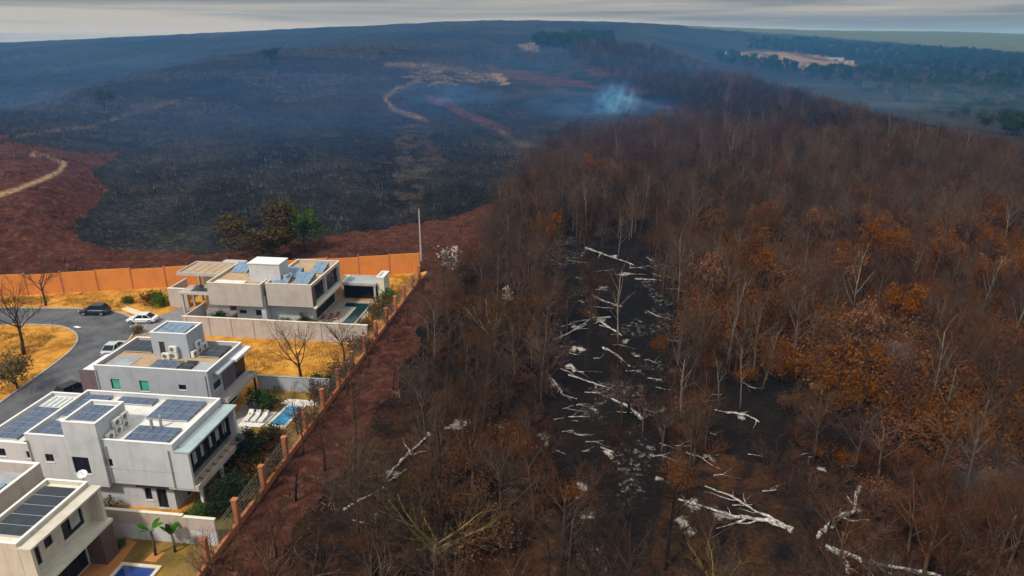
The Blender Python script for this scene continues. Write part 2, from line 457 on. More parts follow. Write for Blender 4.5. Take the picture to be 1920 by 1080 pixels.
class Lot:
    """a thing standing in the housing estate; its parts are given in estate coordinates"""
    def __init__(s, name, label, cat, u, v, group=None, z=0):
        s.o = bpy.data.objects.new(name, None); COL.objects.link(s.o)
        x, y = L2W(u, v)
        s.o.location = (x, y, z); s.o.rotation_euler = (0, 0, TH); s.off = (u, v, z)
        tag(s.o, label, cat, group)

    def add(s, name, m, mb, parent=None, smooth=False):
        return mb.build(name, m, parent or s.o, s.off, smooth)

    def window(s, side, c, a0, a1, z0, z1, depth=.18, glass='glass_dark', frame='frame_dark', mull=1, sill=True):
        sg = -1 if side in 'fl' else 1
        k = c - sg * (depth - .03)
        g = MB(); f = MB()
        def bx(m, b0, b1, y0, y1, d0, d1):
            lo, hi = sorted((k + sg * d0, k + sg * d1))
            if side in 'fb': m.box(b0, b1, lo, hi, y0, y1)
            else: m.box(lo, hi, b0, b1, y0, y1)
        bx(g, a0 + .01, a1 - .01, z0 + .01, z1 - .01, -.02, .0)
        w = .06
        bx(f, a0 + .012, a0 + w, z0 + .012, z1 - .012, .001, .05); bx(f, a1 - w, a1 - .012, z0 + .012, z1 - .012, .001, .05)
        bx(f, a0 + w, a1 - w, z0 + .012, z0 + w, .001, .05); bx(f, a0 + w, a1 - w, z1 - w, z1 - .012, .001, .05)
        for i in range(mull):
            x = a0 + (a1 - a0) * (i + 1) / (mull + 1)
            bx(f, x - .025, x + .025, z0 + w, z1 - w, .001, .045)
        o = s.add('window', glass, g)
        s.add('frame', frame, f, o)
        if sill:
            q = MB(); lo = depth - .03
            bx(q, a0 - .05, a1 + .05, z0 - .07, z0 - .004, lo + .002, lo + .06)
            s.add('sill', 'white_paint', q, o)
        return o

    def solar(s, u0, u1, v0, v1, z, nu, nv, tilt=.06, m='panel_cell', gap=.05, skip=(), name='solar_array'):
        """rows of framed modules on rails; each module a sub-part"""
        r = MB()
        for i in range(nv + 1):
            y = v0 + (v1 - v0) * i / nv
            zz = z + tilt * i / nv
            y0 = min(max(y, v0 + .04), v1 - .04)
            r.box(u0, u1, y0 - .02, y0 + .02, z - .1, zz + .02)
        a = s.add(name, 'frame_light', r)
        du, dv = (u1 - u0) / nu, (v1 - v0) / nv
        for i in range(nu):
            for j in range(nv):
                if (i, j) in skip: continue
                x0, x1 = u0 + i * du + gap / 2, u0 + (i + 1) * du - gap / 2
                y0, y1 = v0 + j * dv + gap / 2, v0 + (j + 1) * dv - gap / 2
                za = z + .03 + tilt * j / nv; zb = z + .03 + tilt * (j + 1) / nv
                p = MB()
                t = .035
                p.poly([(x0, y0, za), (x1, y0, za), (x1, y1, zb), (x0, y1, zb)])
                p.poly([(x0, y0, za), (x0, y0, za - t), (x1, y0, za - t), (x1, y0, za)][::-1])
                p.poly([(x1, y0, za), (x1, y0, za - t), (x1, y1, zb - t), (x1, y1, zb)][::-1])
                p.poly([(x0, y0, za), (x0, y0, za - t), (x0, y1, zb - t), (x0, y1, zb)])
                p.poly([(x0, y1, zb), (x0, y1, zb - t), (x1, y1, zb - t), (x1, y1, zb)])
                s.add('solar_panel', m, p, a)
        return a

    def ac(s, u, v, z, side='f'):
        b = MB()
        if side == 'f': b.box(u - .45, u + .45, v - .18, v + .18, z + .08, z + .78)
        else: b.box(u - .18, u + .18, v - .45, v + .45, z + .08, z + .78)
        for k in (-.3, .3):
            if side == 'f': b.box(u + k - .05, u + k + .05, v - .15, v + .15, z, z + .08)
            else: b.box(u - .15, u + .15, v + k - .05, v + k + .05, z, z + .08)
        o = s.add('air_conditioner', 'ac_white', b)
        g = MB(); n = 14
        pts = []
        for i in range(n):
            w = 2 * math.pi * i / n
            if side == 'f': pts.append((u - .1 + .27 * math.cos(w), v - .184, z + .43 + .27 * math.sin(w)))
            else: pts.append((u + .184, v - .1 + .27 * math.cos(w), z + .43 + .27 * math.sin(w)))
        g.poly(pts)
        s.add('fan_grille', 'ac_grille', g, o)
        return o


# ------------------------------------------------------------------ ground sheet with its land-cover masks
def make_ground():
    az = np.concatenate([np.arange(-180, -50, 2.5), np.arange(-50, 50, .14), np.arange(50, 180, 2.5)]) * math.pi / 180
    D = np.concatenate([np.arange(4, 40, 3), np.arange(40, 150, .55), np.geomspace(150, 700, 260), np.geomspace(712, 6000, 110)])
    na, nd = len(az), len(D)
    AZ, DD = np.meshgrid(az, D, indexing='ij')
    X = DD * np.sin(AZ); Y = DD * np.cos(AZ)
    Z = height(X, Y)
    Z = np.where(np.abs(AZ) > RAD(75), np.minimum(Z, 0) * 0, Z)
    px, py = proj(X, Y, Z)
    front = Y > 5
    px = np.where(front, px, -1e5)
    jx = (fbm(X, Y, 9, 11) - .5); jy = (fbm(X, Y, 9, 23) - .5)
    j2 = (fbm(X, Y, 40, 31) - .5)
    u, v = W2L(X, Y)
    near = DD < 720
    k = 1280 / np.maximum(DD, 60)
    jf = fbm(X, Y, 3.2, 171) - .5; jg = fbm(X, Y, 3.2, 181) - .5
    qx = px + (jx * 3.5 + jf * 3.6) * k; qy = py + (jy * 1.8 + jg * 1.6) * k
    # world-space line behind the estate's back wall
    bw = v - (71.4 + (u + 4.3) * (71.4 - 51.2) / (-4.3 + 69.6))
    estate = (u < 0.0) & (bw < 0.4)
    lawn = estate.astype(float)
    uj = u + jx * 7 + jf * 5
    forest = (~estate) & (uj > 7.0) & (qx > 100)
    # burnt slope
    burntp = [(-900, 200), (-200, 215), (20, 258), (60, 272), (120, 286), (226, 284), (215, 300), (168, 322), (208, 352), (190, 378), (140, 418),
              (148, 446), (220, 468), (340, 474), (480, 462), (620, 440), (760, 420), (860, 404), (960, 366), (1010, 320), (1400, 300), (1400, 20), (-900, 20)]
    burnt = inpoly(qx, qy, burntp) & (DD > 120) & (~estate)
    treep = [(860, 420), (960, 340), (1010, 300), (1100, 272), (1200, 244), (1330, 232), (1200, 185), (1100, 135), (1040, 98), (1150, 80), (1250, 90),
             (1400, 140), (1650, 215), (1920, 270), (3000, 450), (3000, 3000), (0, 3000), (600, 900)]
    inwood = inpoly(qx, qy, treep) & near
    forest = forest & inwood
    behind = (np.abs(AZ) > RAD(70)) & ~estate
    red = (~estate) & (~burnt) & (~forest) & (DD < 420) & (px < 1010) & (~behind)
    far = DD > 640
    burnt = (burnt & ~forest) | (far & (px < 1340)) | ((~estate) & (~forest) & (~red))
    burnt &= ~behind
    forest = forest | behind
    # paths and bare patches, in picture terms on the near slope
    tan = np.zeros_like(X)
    def path(line, wpx, val=1.0, dmax=720, dmin=120):
        d = segdist(px + jx * 6, py + jy * 5, line)
        return np.where((DD < dmax) & (DD > dmin), np.clip(1.3 - d / wpx, 0, 1) * val, 0)
    tan = np.maximum(tan, path([(-40, 378), (0, 365), (60, 345), (112, 322), (124, 307), (95, 295), (60, 290)], 4.5, 1.0))
    tan = np.maximum(tan, path([(30, 258), (90, 246), (170, 236), (260, 210), (330, 190)], 4, .16))
    tan = np.maximum(tan, path([(800, 225), (760, 212), (735, 202), (720, 184), (740, 168), (775, 155), (800, 140), (835, 128)], 5, .38))
    tan = np.maximum(tan, path([(725, 120), (800, 122), (850, 128), (930, 145)], 6, .5))
    tan = np.maximum(tan, path([(940, 250), (960, 262), (1000, 275)], 6, .2))
    blob = np.where(inpoly(px + jx * 60, py + jy * 22, [(760, 138), (840, 126), (960, 146), (950, 160), (860, 156), (790, 160)]) & near, .5, 0)
    tan = np.maximum(tan, blob * (fbm(X, Y, 10, 51) > .47))
    spk = np.where(inpoly(px + jx * 40, py + jy * 30, [(735, 235), (800, 232), (830, 300), (770, 410), (728, 400), (745, 320)]) & near, .1, 0)
    tan = np.maximum(tan, spk * (fbm(X, Y, 4, 61) > .52))
    rp = path([(808, 185), (838, 192), (858, 208), (900, 226), (950, 246)], 10, 1.0)
    rp = np.maximum(rp, path([(930, 138), (1000, 148), (1070, 158), (1130, 165)], 9, .5))
    rp = np.maximum(rp, np.where(inpoly(px + jx * 30, py + jy * 10, [(740, 106), (860, 108), (960, 130), (1090, 150), (1090, 165), (980, 150), (880, 132)]) & near, .5, 0))
    rp = np.maximum(rp, np.where(inpoly(px + jx * 50, py + jy * 20, [(0, 205), (120, 180), (260, 160), (330, 190), (160, 235), (40, 250)]) & near, .22, 0))
    redm = np.maximum(red.astype(float), rp)
    # far side: green pasture and tan clearings
    green = np.where(far & inpoly(px, py + jy * 4, [(1290, 52), (1500, 66), (1760, 86), (2100, 110), (2100, 40), (1290, 30)]), 1.0, 0)
    tanf = np.where(far & inpoly(px + jx * 25, py + jy * 8, [(1352, 101), (1400, 96), (1480, 97), (1560, 108), (1622, 124), (1600, 134), (1530, 132), (1470, 124), (1440, 112)]), .7, 0) * np.clip((fbm(X, Y * .5, 50, 77) - .3) * 3, .25, .8)
    tan = np.maximum(tan, tanf)
    tan = np.maximum(tan, np.where(far & inpoly(px, py, [(970, 84), (1010, 78), (1010, 98), (985, 98)]), .3, 0))
    # forest floor: ash and rust litter
    ash = np.zeros_like(X)
    ashz = inpoly(px + jx * 60, py + jy * 50, [(1010, 440), (1210, 450), (1270, 600), (1250, 800), (1215, 960), (1190, 1100), (1085, 1100), (1060, 930), (1000, 760), (1030, 640), (1050, 540)])
    ash += np.where(ashz & near, .60, 0) * np.clip((fbm(X, Y, 7, 131) - .42) * 5, .25, 1.08)
    for ax, ay, r in [(1015, 822, 1.3), (1142, 852, 1.1), (1090, 920, 1.3), (1112, 975, 1.4), (1235, 768, 1.2), (1322, 588, 1.4), (1436, 528, 1.6), (1388, 782, .9),
                      (1535, 726, 1.2), (1496, 686, .8), (1550, 886, .9), (1240, 905, .8), (1085, 655, 1.6), (1080, 615, 1.5), (1130, 540, 1.3), (1170, 640, 1.4),
                      (1300, 950, 1.6), (1360, 965, 1.6), (1275, 985, 1.2), (860, 800, 1.6), (800, 815, 1.2), (1150, 480, 1.6), (1168, 515, 1.5), (1530, 770, .7), (1605, 960, .8),
                      (1335, 860, .9), (1120, 600, 1.3), (1040, 720, 1.0), (1070, 690, 1.1), (1190, 665, 1.0), (935, 800, 1.0), (700, 960, .7), (740, 890, .9)]:
        gx, gy, gz = hit(ax, ay)
        d = np.hypot(X - gx + (fbm(X, Y, 1.6, 140) - .5) * 2.6, (Y - gy) * .9 + (fbm(X, Y, 1.6, 150) - .5) * 2.6) / r
        ash = np.maximum(ash, np.clip(1.35 - d, 0, 1) * 1.0)
    ash *= forest
    litter = np.clip((fbm(X, Y, 26, 71) - .38) * 4, 0, 1)
    litter = np.maximum(litter, np.where(inpoly(px, py, [(1280, 480), (1960, 430), (1960, 800), (1600, 700), (1450, 700), (1280, 640)]), .8, 0))
    dark = inpoly(px + jx * 50, py + jy * 40, [(1340, 700), (1500, 720), (1470, 870), (1330, 830)]) | inpoly(px + jx * 40, py + jy * 30, [(1000, 800), (1260, 800), (1220, 1080), (1080, 1080)]) | ashz
    litter = np.where(dark, litter * .12, litter)
    litter = np.where((px < 1000) & (py > 400), litter * .5, litter)
    # garden greens
    g2 = np.zeros_like(X)
    g2 = np.where(estate & (u > -8.5) & (v < -1.6), .8, g2)
    g2 = np.where(estate & (u > -9.4) & (v > 11) & (v < 25.6), .75, g2)
    g2 = np.where(estate & (u > -6) & (v > -1.5) & (v < 12), 1.0, g2)
    verts = np.stack([X, Y, Z], -1).reshape(-1, 3)
    idx = np.arange(na * nd).reshape(na, nd)
    i1 = np.roll(idx, -1, 0)
    quads = np.stack([idx[:, :-1], idx[:, 1:], i1[:, 1:], i1[:, :-1]], -1).reshape(-1, 4)
    nq = len(quads)
    verts = np.vstack([verts, [[0, 0, 0]]])
    c = len(verts) - 1
    tris = np.stack([idx[:, 0], i1[:, 0], np.full(na, c)], -1)
    me = bpy.data.meshes.new("ground")
    me.vertices.add(len(verts)); me.vertices.foreach_set('co', verts.ravel())
    loops = np.concatenate([quads.ravel(), tris.ravel()])
    me.loops.add(len(loops)); me.loops.foreach_set('vertex_index', loops.astype(np.int32))
    me.polygons.add(nq + na)
    st = np.concatenate([np.arange(nq) * 4, nq * 4 + np.arange(na) * 3])
    me.polygons.foreach_set('loop_start', st.astype(np.int32))
    me.polygons.foreach_set('use_smooth', np.ones(nq + na, bool))
    me.update(calc_edges=True); me.validate()
    def attr(name, a, b, c_, d):
        at = me.color_attributes.new(name, 'FLOAT_COLOR', 'POINT')
        A = np.stack([np.asarray(k, float).reshape(-1) for k in (a, b, c_, d)], -1)
        A = np.vstack([A, A[:1]])
        at.data.foreach_set('color', A.astype(np.float32).ravel())
    attr('cover_one', redm, burnt, lawn, g2)
    attr('cover_two', tan, green, ash, litter)
    o = bpy.data.objects.new("ground", me); COL.objects.link(o)
    tag(o, kind='structure')
    # material
    m = bpy.data.materials.new("ground_cover"); m.use_nodes = True
    t = m.node_tree; b = t.nodes['Principled BSDF']; b.inputs['Roughness'].default_value = .95; b.inputs['Specular IOR Level'].default_value = .02
    lk = t.links.new
    a1 = t.nodes.new("ShaderNodeAttribute"); a1.attribute_name = 'cover_one'
    a2 = t.nodes.new("ShaderNodeAttribute"); a2.attribute_name = 'cover_two'
    s1 = t.nodes.new("ShaderNodeSeparateColor"); s2 = t.nodes.new("ShaderNodeSeparateColor")
    lk(a1.outputs['Color'], s1.inputs['Color']); lk(a2.outputs['Color'], s2.inputs['Color'])
    geo = t.nodes.new("ShaderNodeTexCoord")
    def noise(scale, detail=6, rough=.6, stretch=None):
        n = t.nodes.new("ShaderNodeTexNoise"); n.inputs['Scale'].default_value = scale; n.inputs['Detail'].default_value = detail; n.inputs['Roughness'].default_value = rough
        if stretch:
            q = t.nodes.new("ShaderNodeMapping"); q.inputs['Scale'].default_value = stretch
            lk(geo.outputs['Object'], q.inputs['Vector']); lk(q.outputs['Vector'], n.inputs['Vector'])
        else:
            lk(geo.outputs['Object'], n.inputs['Vector'])
        return n.outputs['Fac']
    def ramp(f, *st):
        r = t.nodes.new("ShaderNodeValToRGB")
        e = r.color_ramp.elements
        while len(e) < len(st): e.new(.5)
        for k, (p, cc) in zip(e, st):
            k.position = p; k.color = (*cc, 1)
        lk(f, r.inputs['Fac']); return r.outputs['Color']
    def mrange(f, a, bb, lo=0., hi=1.):
        r = t.nodes.new("ShaderNodeMapRange"); r.inputs['From Min'].default_value = a; r.inputs['From Max'].default_value = bb
        r.inputs['To Min'].default_value = lo; r.inputs['To Max'].default_value = hi
        lk(f, r.inputs['Value']); return r.outputs['Result']
    def mth(op, x, y):
        r = t.nodes.new("ShaderNodeMath"); r.operation = op
        for i, k in enumerate((x, y)):
            if isinstance(k, (int, float)): r.inputs[i].default_value = k
            else: lk(k, r.inputs[i])
        return r.outputs[0]
    def mix(f, A, B):
        r = t.nodes.new("ShaderNodeMix"); r.data_type = 'RGBA'
        lk(f, r.inputs['Factor'])
        for kk, val in (('A', A), ('B', B)):
            if isinstance(val, tuple): r.inputs[kk].default_value = (*val, 1)
            else: lk(val, r.inputs[kk])
        return r.outputs['Result']
    nf = noise(2.2, 8, .7); nm = noise(.35, 7, .65); nl = noise(.06, 5); ns = noise(.9, 8, .75); ne = noise(.28, 8, .75)
    floor = ramp(nf, (.3, (.004, .004, .0045)), (.6, (.014, .012, .011)), (.8, (.05, .042, .036)))
    lit = ramp(nf, (.3, (.022, .011, .006)), (.68, (.13, .055, .021)))
    base = mix(mth('MULTIPLY', s2_l := a2.outputs['Alpha'], mrange(nm, .35, .6)), floor, lit)
    burn = ramp(ns, (.3, (.006, .007, .008)), (.53, (.018, .0185, .019)), (.74, (.085, .08, .072)))
    burn2 = ramp(mth('ADD', mth('MULTIPLY', nl, .5), mth('MULTIPLY', noise(.007, 6, .6, (1, .45, 1)), .5)), (.38, (.3, .32, .34)), (.5, (.9, .9, .9)), (.6, (1.9, 1.75, 1.6)))
    mm = t.nodes.new("ShaderNodeMix"); mm.data_type = 'RGBA'; mm.blend_type = 'MULTIPLY'; mm.inputs['Factor'].default_value = 1
    lk(burn, mm.inputs['A']); lk(burn2, mm.inputs['B'])
    def edge(mask, k=.5):          # ragged edge for a mask
        return mrange(mth('ADD', mask, mth('MULTIPLY', mth('SUBTRACT', ne, .5), k)), .4, .6)
    base = mix(edge(s1.outputs['Green']), base, mm.outputs['Result'])
    redc = ramp(ns, (.28, (.034, .014, .009)), (.52, (.085, .034, .022)), (.74, (.19, .095, .065)))
    redd = ramp(nm, (.35, (.6, .55, .55)), (.65, (1.15, 1.1, 1.1)))
    m2 = t.nodes.new("ShaderNodeMix"); m2.data_type = 'RGBA'; m2.blend_type = 'MULTIPLY'; m2.inputs['Factor'].default_value = 1
    lk(redc, m2.inputs['A']); lk(redd, m2.inputs['B'])
    base = mix(edge(s1.outputs['Red'], .45), base, m2.outputs['Result'])
    lw = ramp(mth('ADD', mth('MULTIPLY', nm, .6), mth('MULTIPLY', ns, .4)), (.34, (.20, .095, .035)), (.45, (.44, .19, .032)), (.54, (.62, .30, .05)), (.66, (.70, .42, .10)))
    base = mix(mrange(s1.outputs['Blue'], .4, .6), base, lw)
    gd = ramp(nm, (.3, (.10, .075, .035)), (.5, (.13, .12, .035)), (.7, (.22, .15, .06)))
    base = mix(mth('MULTIPLY', a1.outputs['Alpha'], mrange(ne, .25, .5, .5, 1)), base, gd)
    tn = ramp(ns, (.3, (.24, .15, .09)), (.7, (.46, .32, .19)))
    base = mix(mth('MULTIPLY', s2.outputs['Red'], mrange(ns, .3, .55, .45, 1)), base, tn)
    gr = ramp(nl, (.35, (.05, .07, .03)), (.65, (.11, .12, .05)))
    base = mix(s2.outputs['Green'], base, gr)
    am = mrange(mth('ADD', mth('MULTIPLY', s2.outputs['Blue'], .42), noise(1.1, 9, .85, (1.25, 1, 1))), .80, .93)
    ac = ramp(nf, (.3, (.22, .19, .165)), (.7, (.66, .60, .53)))
    base = mix(am, base, ac)
    lk(base, b.inputs['Base Color'])
    bp = t.nodes.new("ShaderNodeBump"); bp.inputs['Strength'].default_value = .5; bp.inputs['Distance'].default_value = .5
    lk(ns, bp.inputs['Height']); lk(bp.outputs['Normal'], b.inputs['Normal'])
    me.materials.append(m)
    return o


make_ground()

# ------------------------------------------------------------------ estate road, kerbs, paving (flat sheets on the lot ground)
def sheet(name, pts, z, m, kind='structure'):
    mb = MB()
    w = [L2W(*p) for p in pts]
    mb.prism(w, z - .002, z)
    return tag(mb.build(name, m), kind=kind)


def smooth_line(pts, n=8):
    P = [np.array(p, float) for p in pts]
    P = [2 * P[0] - P[1]] + P + [2 * P[-1] - P[-2]]
    o = []
    for i in range(1, len(P) - 2):
        for k in range(n):
            t = k / n
            o.append(.5 * ((2 * P[i]) + (-P[i - 1] + P[i + 1]) * t + (2 * P[i - 1] - 5 * P[i] + 4 * P[i + 1] - P[i + 2]) * t * t
                           + (-P[i - 1] + 3 * P[i] - 3 * P[i + 1] + P[i + 2]) * t**3))
    o.append(P[-2])
    return o


inner = smooth_line([(-75, 38.2), (-66, 39.2), (-58, 40.4), (-51, 41.0), (-46.6, 39.4), (-43.6, 36.6), (-41.9, 33.0), (-41.0, 28.5), (-40.4, 23.5), (-39.6, 17), (-38.6, 8), (-37, -8), (-35, -30)])
outer = smooth_line([(-75, 45.6), (-66, 46.3), (-58, 47.0), (-51, 47.6), (-45, 46.9), (-40.2, 44.3), (-37.4, 40.2), (-35.4, 34.5), (-34.2, 28.5), (-33.6, 23.5), (-32.6, 17), (-31.6, 8), (-30, -8), (-28, -30)])
mb = MB()
for i in range(len(inner) - 1):
    mb.poly([(*L2W(*inner[i]), .012), (*L2W(*inner[i + 1]), .012), (*L2W(*outer[i + 1]), .012), (*L2W(*outer[i]), .012)][::-1])
tag(mb.build('road', 'asphalt'), kind='structure')
for nm, ln, sgn in (('kerb', inner, 1), ('kerb', outer, -1)):
    mb = MB()
    n_ = len(ln)
    A = []
    for i in range(n_):
        d = ln[min(i + 1, n_ - 1)] - ln[max(i - 1, 0)]; d = d / np.linalg.norm(d); q = np.array([d[1], -d[0]]) * sgn
        A.append((L2W(*(ln[i])), L2W(*(ln[i] + q * .28))))
    for i in range(n_ - 1):
        (a, b_), (c, d) = A[i], A[i + 1]
        z = .13
        mb.poly([(*a, 0), (*c, 0), (*c, z), (*a, z)]); mb.poly([(*b_, 0), (*b_, z), (*d, z), (*d, 0)]); mb.poly([(*a, z), (*c, z), (*d, z), (*b_, z)])
    tag(mb.build(nm, 'kerb'), kind='structure')
sheet('driveway', [(-39.5, 42.2), (-36.0, 38.8), (-30, 40.6), (-12, 40.8), (-12, 47), (-24, 50), (-36, 50), (-37.5, 46)], .022, 'paving_grey')
sheet('driveway', [(-33.0, 17.5), (-24, 17.5), (-24, 25), (-33.8, 25)], .022, 'paving_grey')
sheet('patio', [(-12.5, 44.5), (-4.4, 44.5), (-4.4, 57), (-12.5, 57)], .03, 'paving')
sheet('patio', [(-10.2, 12.5), (-6.9, 12.5), (-6.9, 17.4), (-8.0, 22.5), (-9.3, 25.2), (-10.2, 25.2)], .03, 'paving')
sheet('patio', [(-26, -2), (-10.6, -2), (-10.6, 1.4), (-26, 1.4)], .03, 'paving_grey')
sheet('road_marking', [(-47.6, 40.55), (-46.5, 40.15), (-46.1, 40.5), (-47.2, 40.95)], .142, 'white_paint')
sheet('sidewalk', [(-45, 49.6), (-40.6, 47.6), (-37.6, 45), (-37.9, 44.2), (-41, 46.2), (-45.2, 48.4)], .026, 'coping')

# ------------------------------------------------------------------ houses
def block(mb, u0, u1, v0, v1, z0, z1, F=(), R=(), Lh=(), B=(), depth=.18, par=.0, t=.18, top=True):
    """storey shell; par = parapet height above the roof slab (shell goes up to z1, slab at z1 - par)"""
    mb.facade('f', v0, u0, u1, z0, z1, F, depth); mb.facade('b', v1, u0, u1, z0, z1, B, depth)
    mb.facade('r', u1, v0, v1, z0, z1, R, depth); mb.facade('l', u0, v0, v1, z0, z1, Lh, depth)
    if par:
        a = [(u0, v0), (u1, v0), (u1, v1), (u0, v1)]; b = [(u0 + t, v0 + t), (u1 - t, v0 + t), (u1 - t, v1 - t), (u0 + t, v1 - t)]
        for i in range(4):
            j = (i + 1) % 4
            mb.poly([(*a[i], z1), (*a[j], z1), (*b[j], z1), (*b[i], z1)])
            mb.poly([(*b[i], z1), (*b[j], z1), (*b[j], z1 - par), (*b[i], z1 - par)])
    elif top:
        mb.poly([(u0, v0, z1), (u1, v0, z1), (u1, v1, z1), (u0, v1, z1)])
    mb.poly([(u0, v0, z0), (u0, v1, z0), (u1, v1, z0), (u1, v0, z0)])
    return mb


def cap(mb, u0, u1, v0, v1, z1, t=.2, h=.05):
    mb.ring(u0 - .03, u1 + .03, v0 - .03, v1 + .03, z1 + .002, z1 + h, t + .04)
    return mb


def slab(u0, u1, v0, v1, z, t=.18):
    return MB().poly([(u0 + t, v0 + t, z), (u1 - t, v0 + t, z), (u1 - t, v1 - t, z), (u0 + t, v1 - t, z)])


# --- the large white house
H = Lot('house', 'large white two storey house covered in solar panels, beside the green garden trees', 'house', -13, 6)
F = [(-20.6, -19.75, 4.75, 5.6), (-18.75, -17.9, 4.75, 5.6), (-13.1 + .3, -12.0, 4.75, 5.6)]
mb = MB()
G = 2.95
block(mb, -20.3, -5.75, 1.8, 10.2, G, 7.6, F=[F[1], F[2]], par=.5)
block(mb, -25.7, -20.32, 2.1, 11.5, 0, 6.3, F=[(-20.95, -20.45, 4.75, 5.5), (-24.0, -23.1, 4.75, 5.6)], par=.35)
F0 = [(-9.9, -9.2, .9, 2.3), (-8.7, -7.7, .1, 2.4)]
block(mb, -20.3, -6.9, 2.35, 10.2, 0, G - .01, F=F0, R=[(4.2, 9.4, .05, 2.5)], top=False)
# stairs tower, standing proud of the front
big = (-15.75, -14.1, 3.95, 5.75)
block(mb, -15.95, -12.6, 1.5, 5.5, G - .3, 9.4, F=[big], par=.3)
# side frame: flush front return, canopy beam
mb.box(-5.74, -4.35, 1.78, 2.05, G, 6.75)
mb.box(-5.74, -4.35, 9.75, 10.15, G, 6.75)
H.add('wall', 'white_wall', mb)
H.add('roof', 'roof_white', slab(-20.3, -5.75, 1.8, 10.2, 7.1))
H.add('roof', 'roof_white', slab(-25.7, -20.32, 2.1, 11.5, 5.95))
H.add('roof', 'roof_white', slab(-15.95, -12.6, 1.5, 5.5, 9.1))
mb = MB(); cap(mb, -20.3, -5.75, 1.8, 10.2, 7.6); H.add('coping', 'white_paint', mb)
mb = MB(); cap(mb, -25.7, -20.36, 2.1, 11.5, 6.3); H.add('coping', 'white_paint', mb)
mb = MB(); cap(mb, -15.95, -12.6, 1.5, 5.5, 9.4); H.add('coping', 'white_paint', mb)
c = MB().box(-5.7, -4.15, 1.74, 10.3, 6.76, 6.95); H.add('canopy', 'glass_teal', c)
c = MB().box(-5.72, -5.3, 2.4, 9.4, 6.955, 7.02); H.add('canopy_rail', 'frame_light', c)
# dark glazed gallery
g = MB().box(-5.15, -5.0, 2.06, 9.74, 3.9, 6.74); H.add('gallery_glazing', 'glass_dark', g)
fr = MB()
for i in range(9):
    y = 2.1 + i * .93
    fr.box(-4.995, -4.9, y, y + .12, 3.9, 6.74)
fr.box(-4.99, -4.91, 2.06, 9.74, 6.3, 6.45); fr.box(-4.99, -4.91, 2.06, 9.74, 3.85, 3.95)
H.add('gallery_frame', 'frame_dark', fr)
for i in range(5):
    y = 3.2 + i * 1.32
    H.add('curtain', 'curtain', MB().box(-4.985, -4.93, y, y + .55, 4.6, 5.8))
s_ = MB().box(-6.9, -3.95, 1.82, 10.5, 2.72, 2.93); s_.ring(-5.0, -3.95, 1.82, 10.5, 2.94, 3.3, .14)
H.add('balcony', 'concrete', s_)
for i in range(7):
    y = 2.2 + i * 1.15
    H.add('planter', 'roof_tan', MB().box(-4.8, -4.15, y, y + .8, 2.945, 3.16))
H.add('eave', 'frame_dark', MB().box(-10.3, -6.0, 1.9, 2.3, 2.6, 2.86))
for y in (2.6, 6.2, 9.8): H.add('column', 'white_paint', MB().box(-4.5, -4.25, y, y + .25, 0, 2.72))
H.window('f', 1.8, *F[1]); H.window('f', 1.8, *F[2])
H.window('f', 2.1, -20.95, -20.45, 4.75, 5.5, mull=0); H.window('f', 2.1, -24.0, -23.1, 4.75, 5.6)
H.window('f', 1.5, *big, mull=0)
H.window('f', 2.35, *F0[0], mull=0); H.window('f', 2.35, *F0[1]); H.window('r', -6.9, 4.2, 9.4, .05, 2.5, mull=4)
H.solar(-11.3, -7.0, 6.2, 9.8, 7.28, 4, 3)
H.solar(-11.0, -6.7, 2.5, 4.9, 7.28, 5, 2)
H.solar(-16.2, -12.2, 8.6, 9.8, 7.28, 4, 1)
H.solar(-19.9, -17.2, 5.6, 9.8, 7.28, 3, 4, skip=[(2, 0), (2, 1), (2, 2)])
H.solar(-19.8, -16.4, 2.3, 4.7, 7.28, 3, 2)
H.solar(-15.5, -13.1, 2.2, 4.9, 9.2, 3, 2)
H.solar(-25.1, -22.5, 3.0, 8.7, 6.1, 2, 6, m='panel_cell')
lv = MB()
for i in range(6): lv.box(-25.2 + i * .62, -24.75 + i * .62, 9.1, 11.0, 5.97, 6.06)
H.add('skylight_louver', 'louver', lv)
H.add('gutter_tray', 'frame_dark', MB().box(-21.6, -21.2, 2.5, 11.2, 5.96, 6.05))
for a_ in ((-12.3, 2.6), (-12.3, 3.7), (-12.3, 4.75)): H.ac(a_[0], a_[1], 7.11, 'r')
H.ac(-12.3, 3.7, 7.92, 'r'); H.ac(-12.3, 4.75, 7.92, 'r')
for a_ in ((-9.5, 4.6), (-9.0, 5.2)):
    H.add('vent_pipe', 'metal_grey', MB().tube([(*a_, 7.1), (*a_, 8.3), (a_[0] + .02, a_[1], 8.32)], [.14, .14, .2], 10))

for x in (-20.1, -12.3, -6.2):
    H.add('downpipe', 'metal_grey', MB().tube([(x, 1.71, 3.0), (x, 1.71, 7.0)], [.05, .05], 6))
H.add('wall_joint', 'concrete', MB().box(-12.55, -5.78, 1.785, 1.798, 4.55, 4.6))

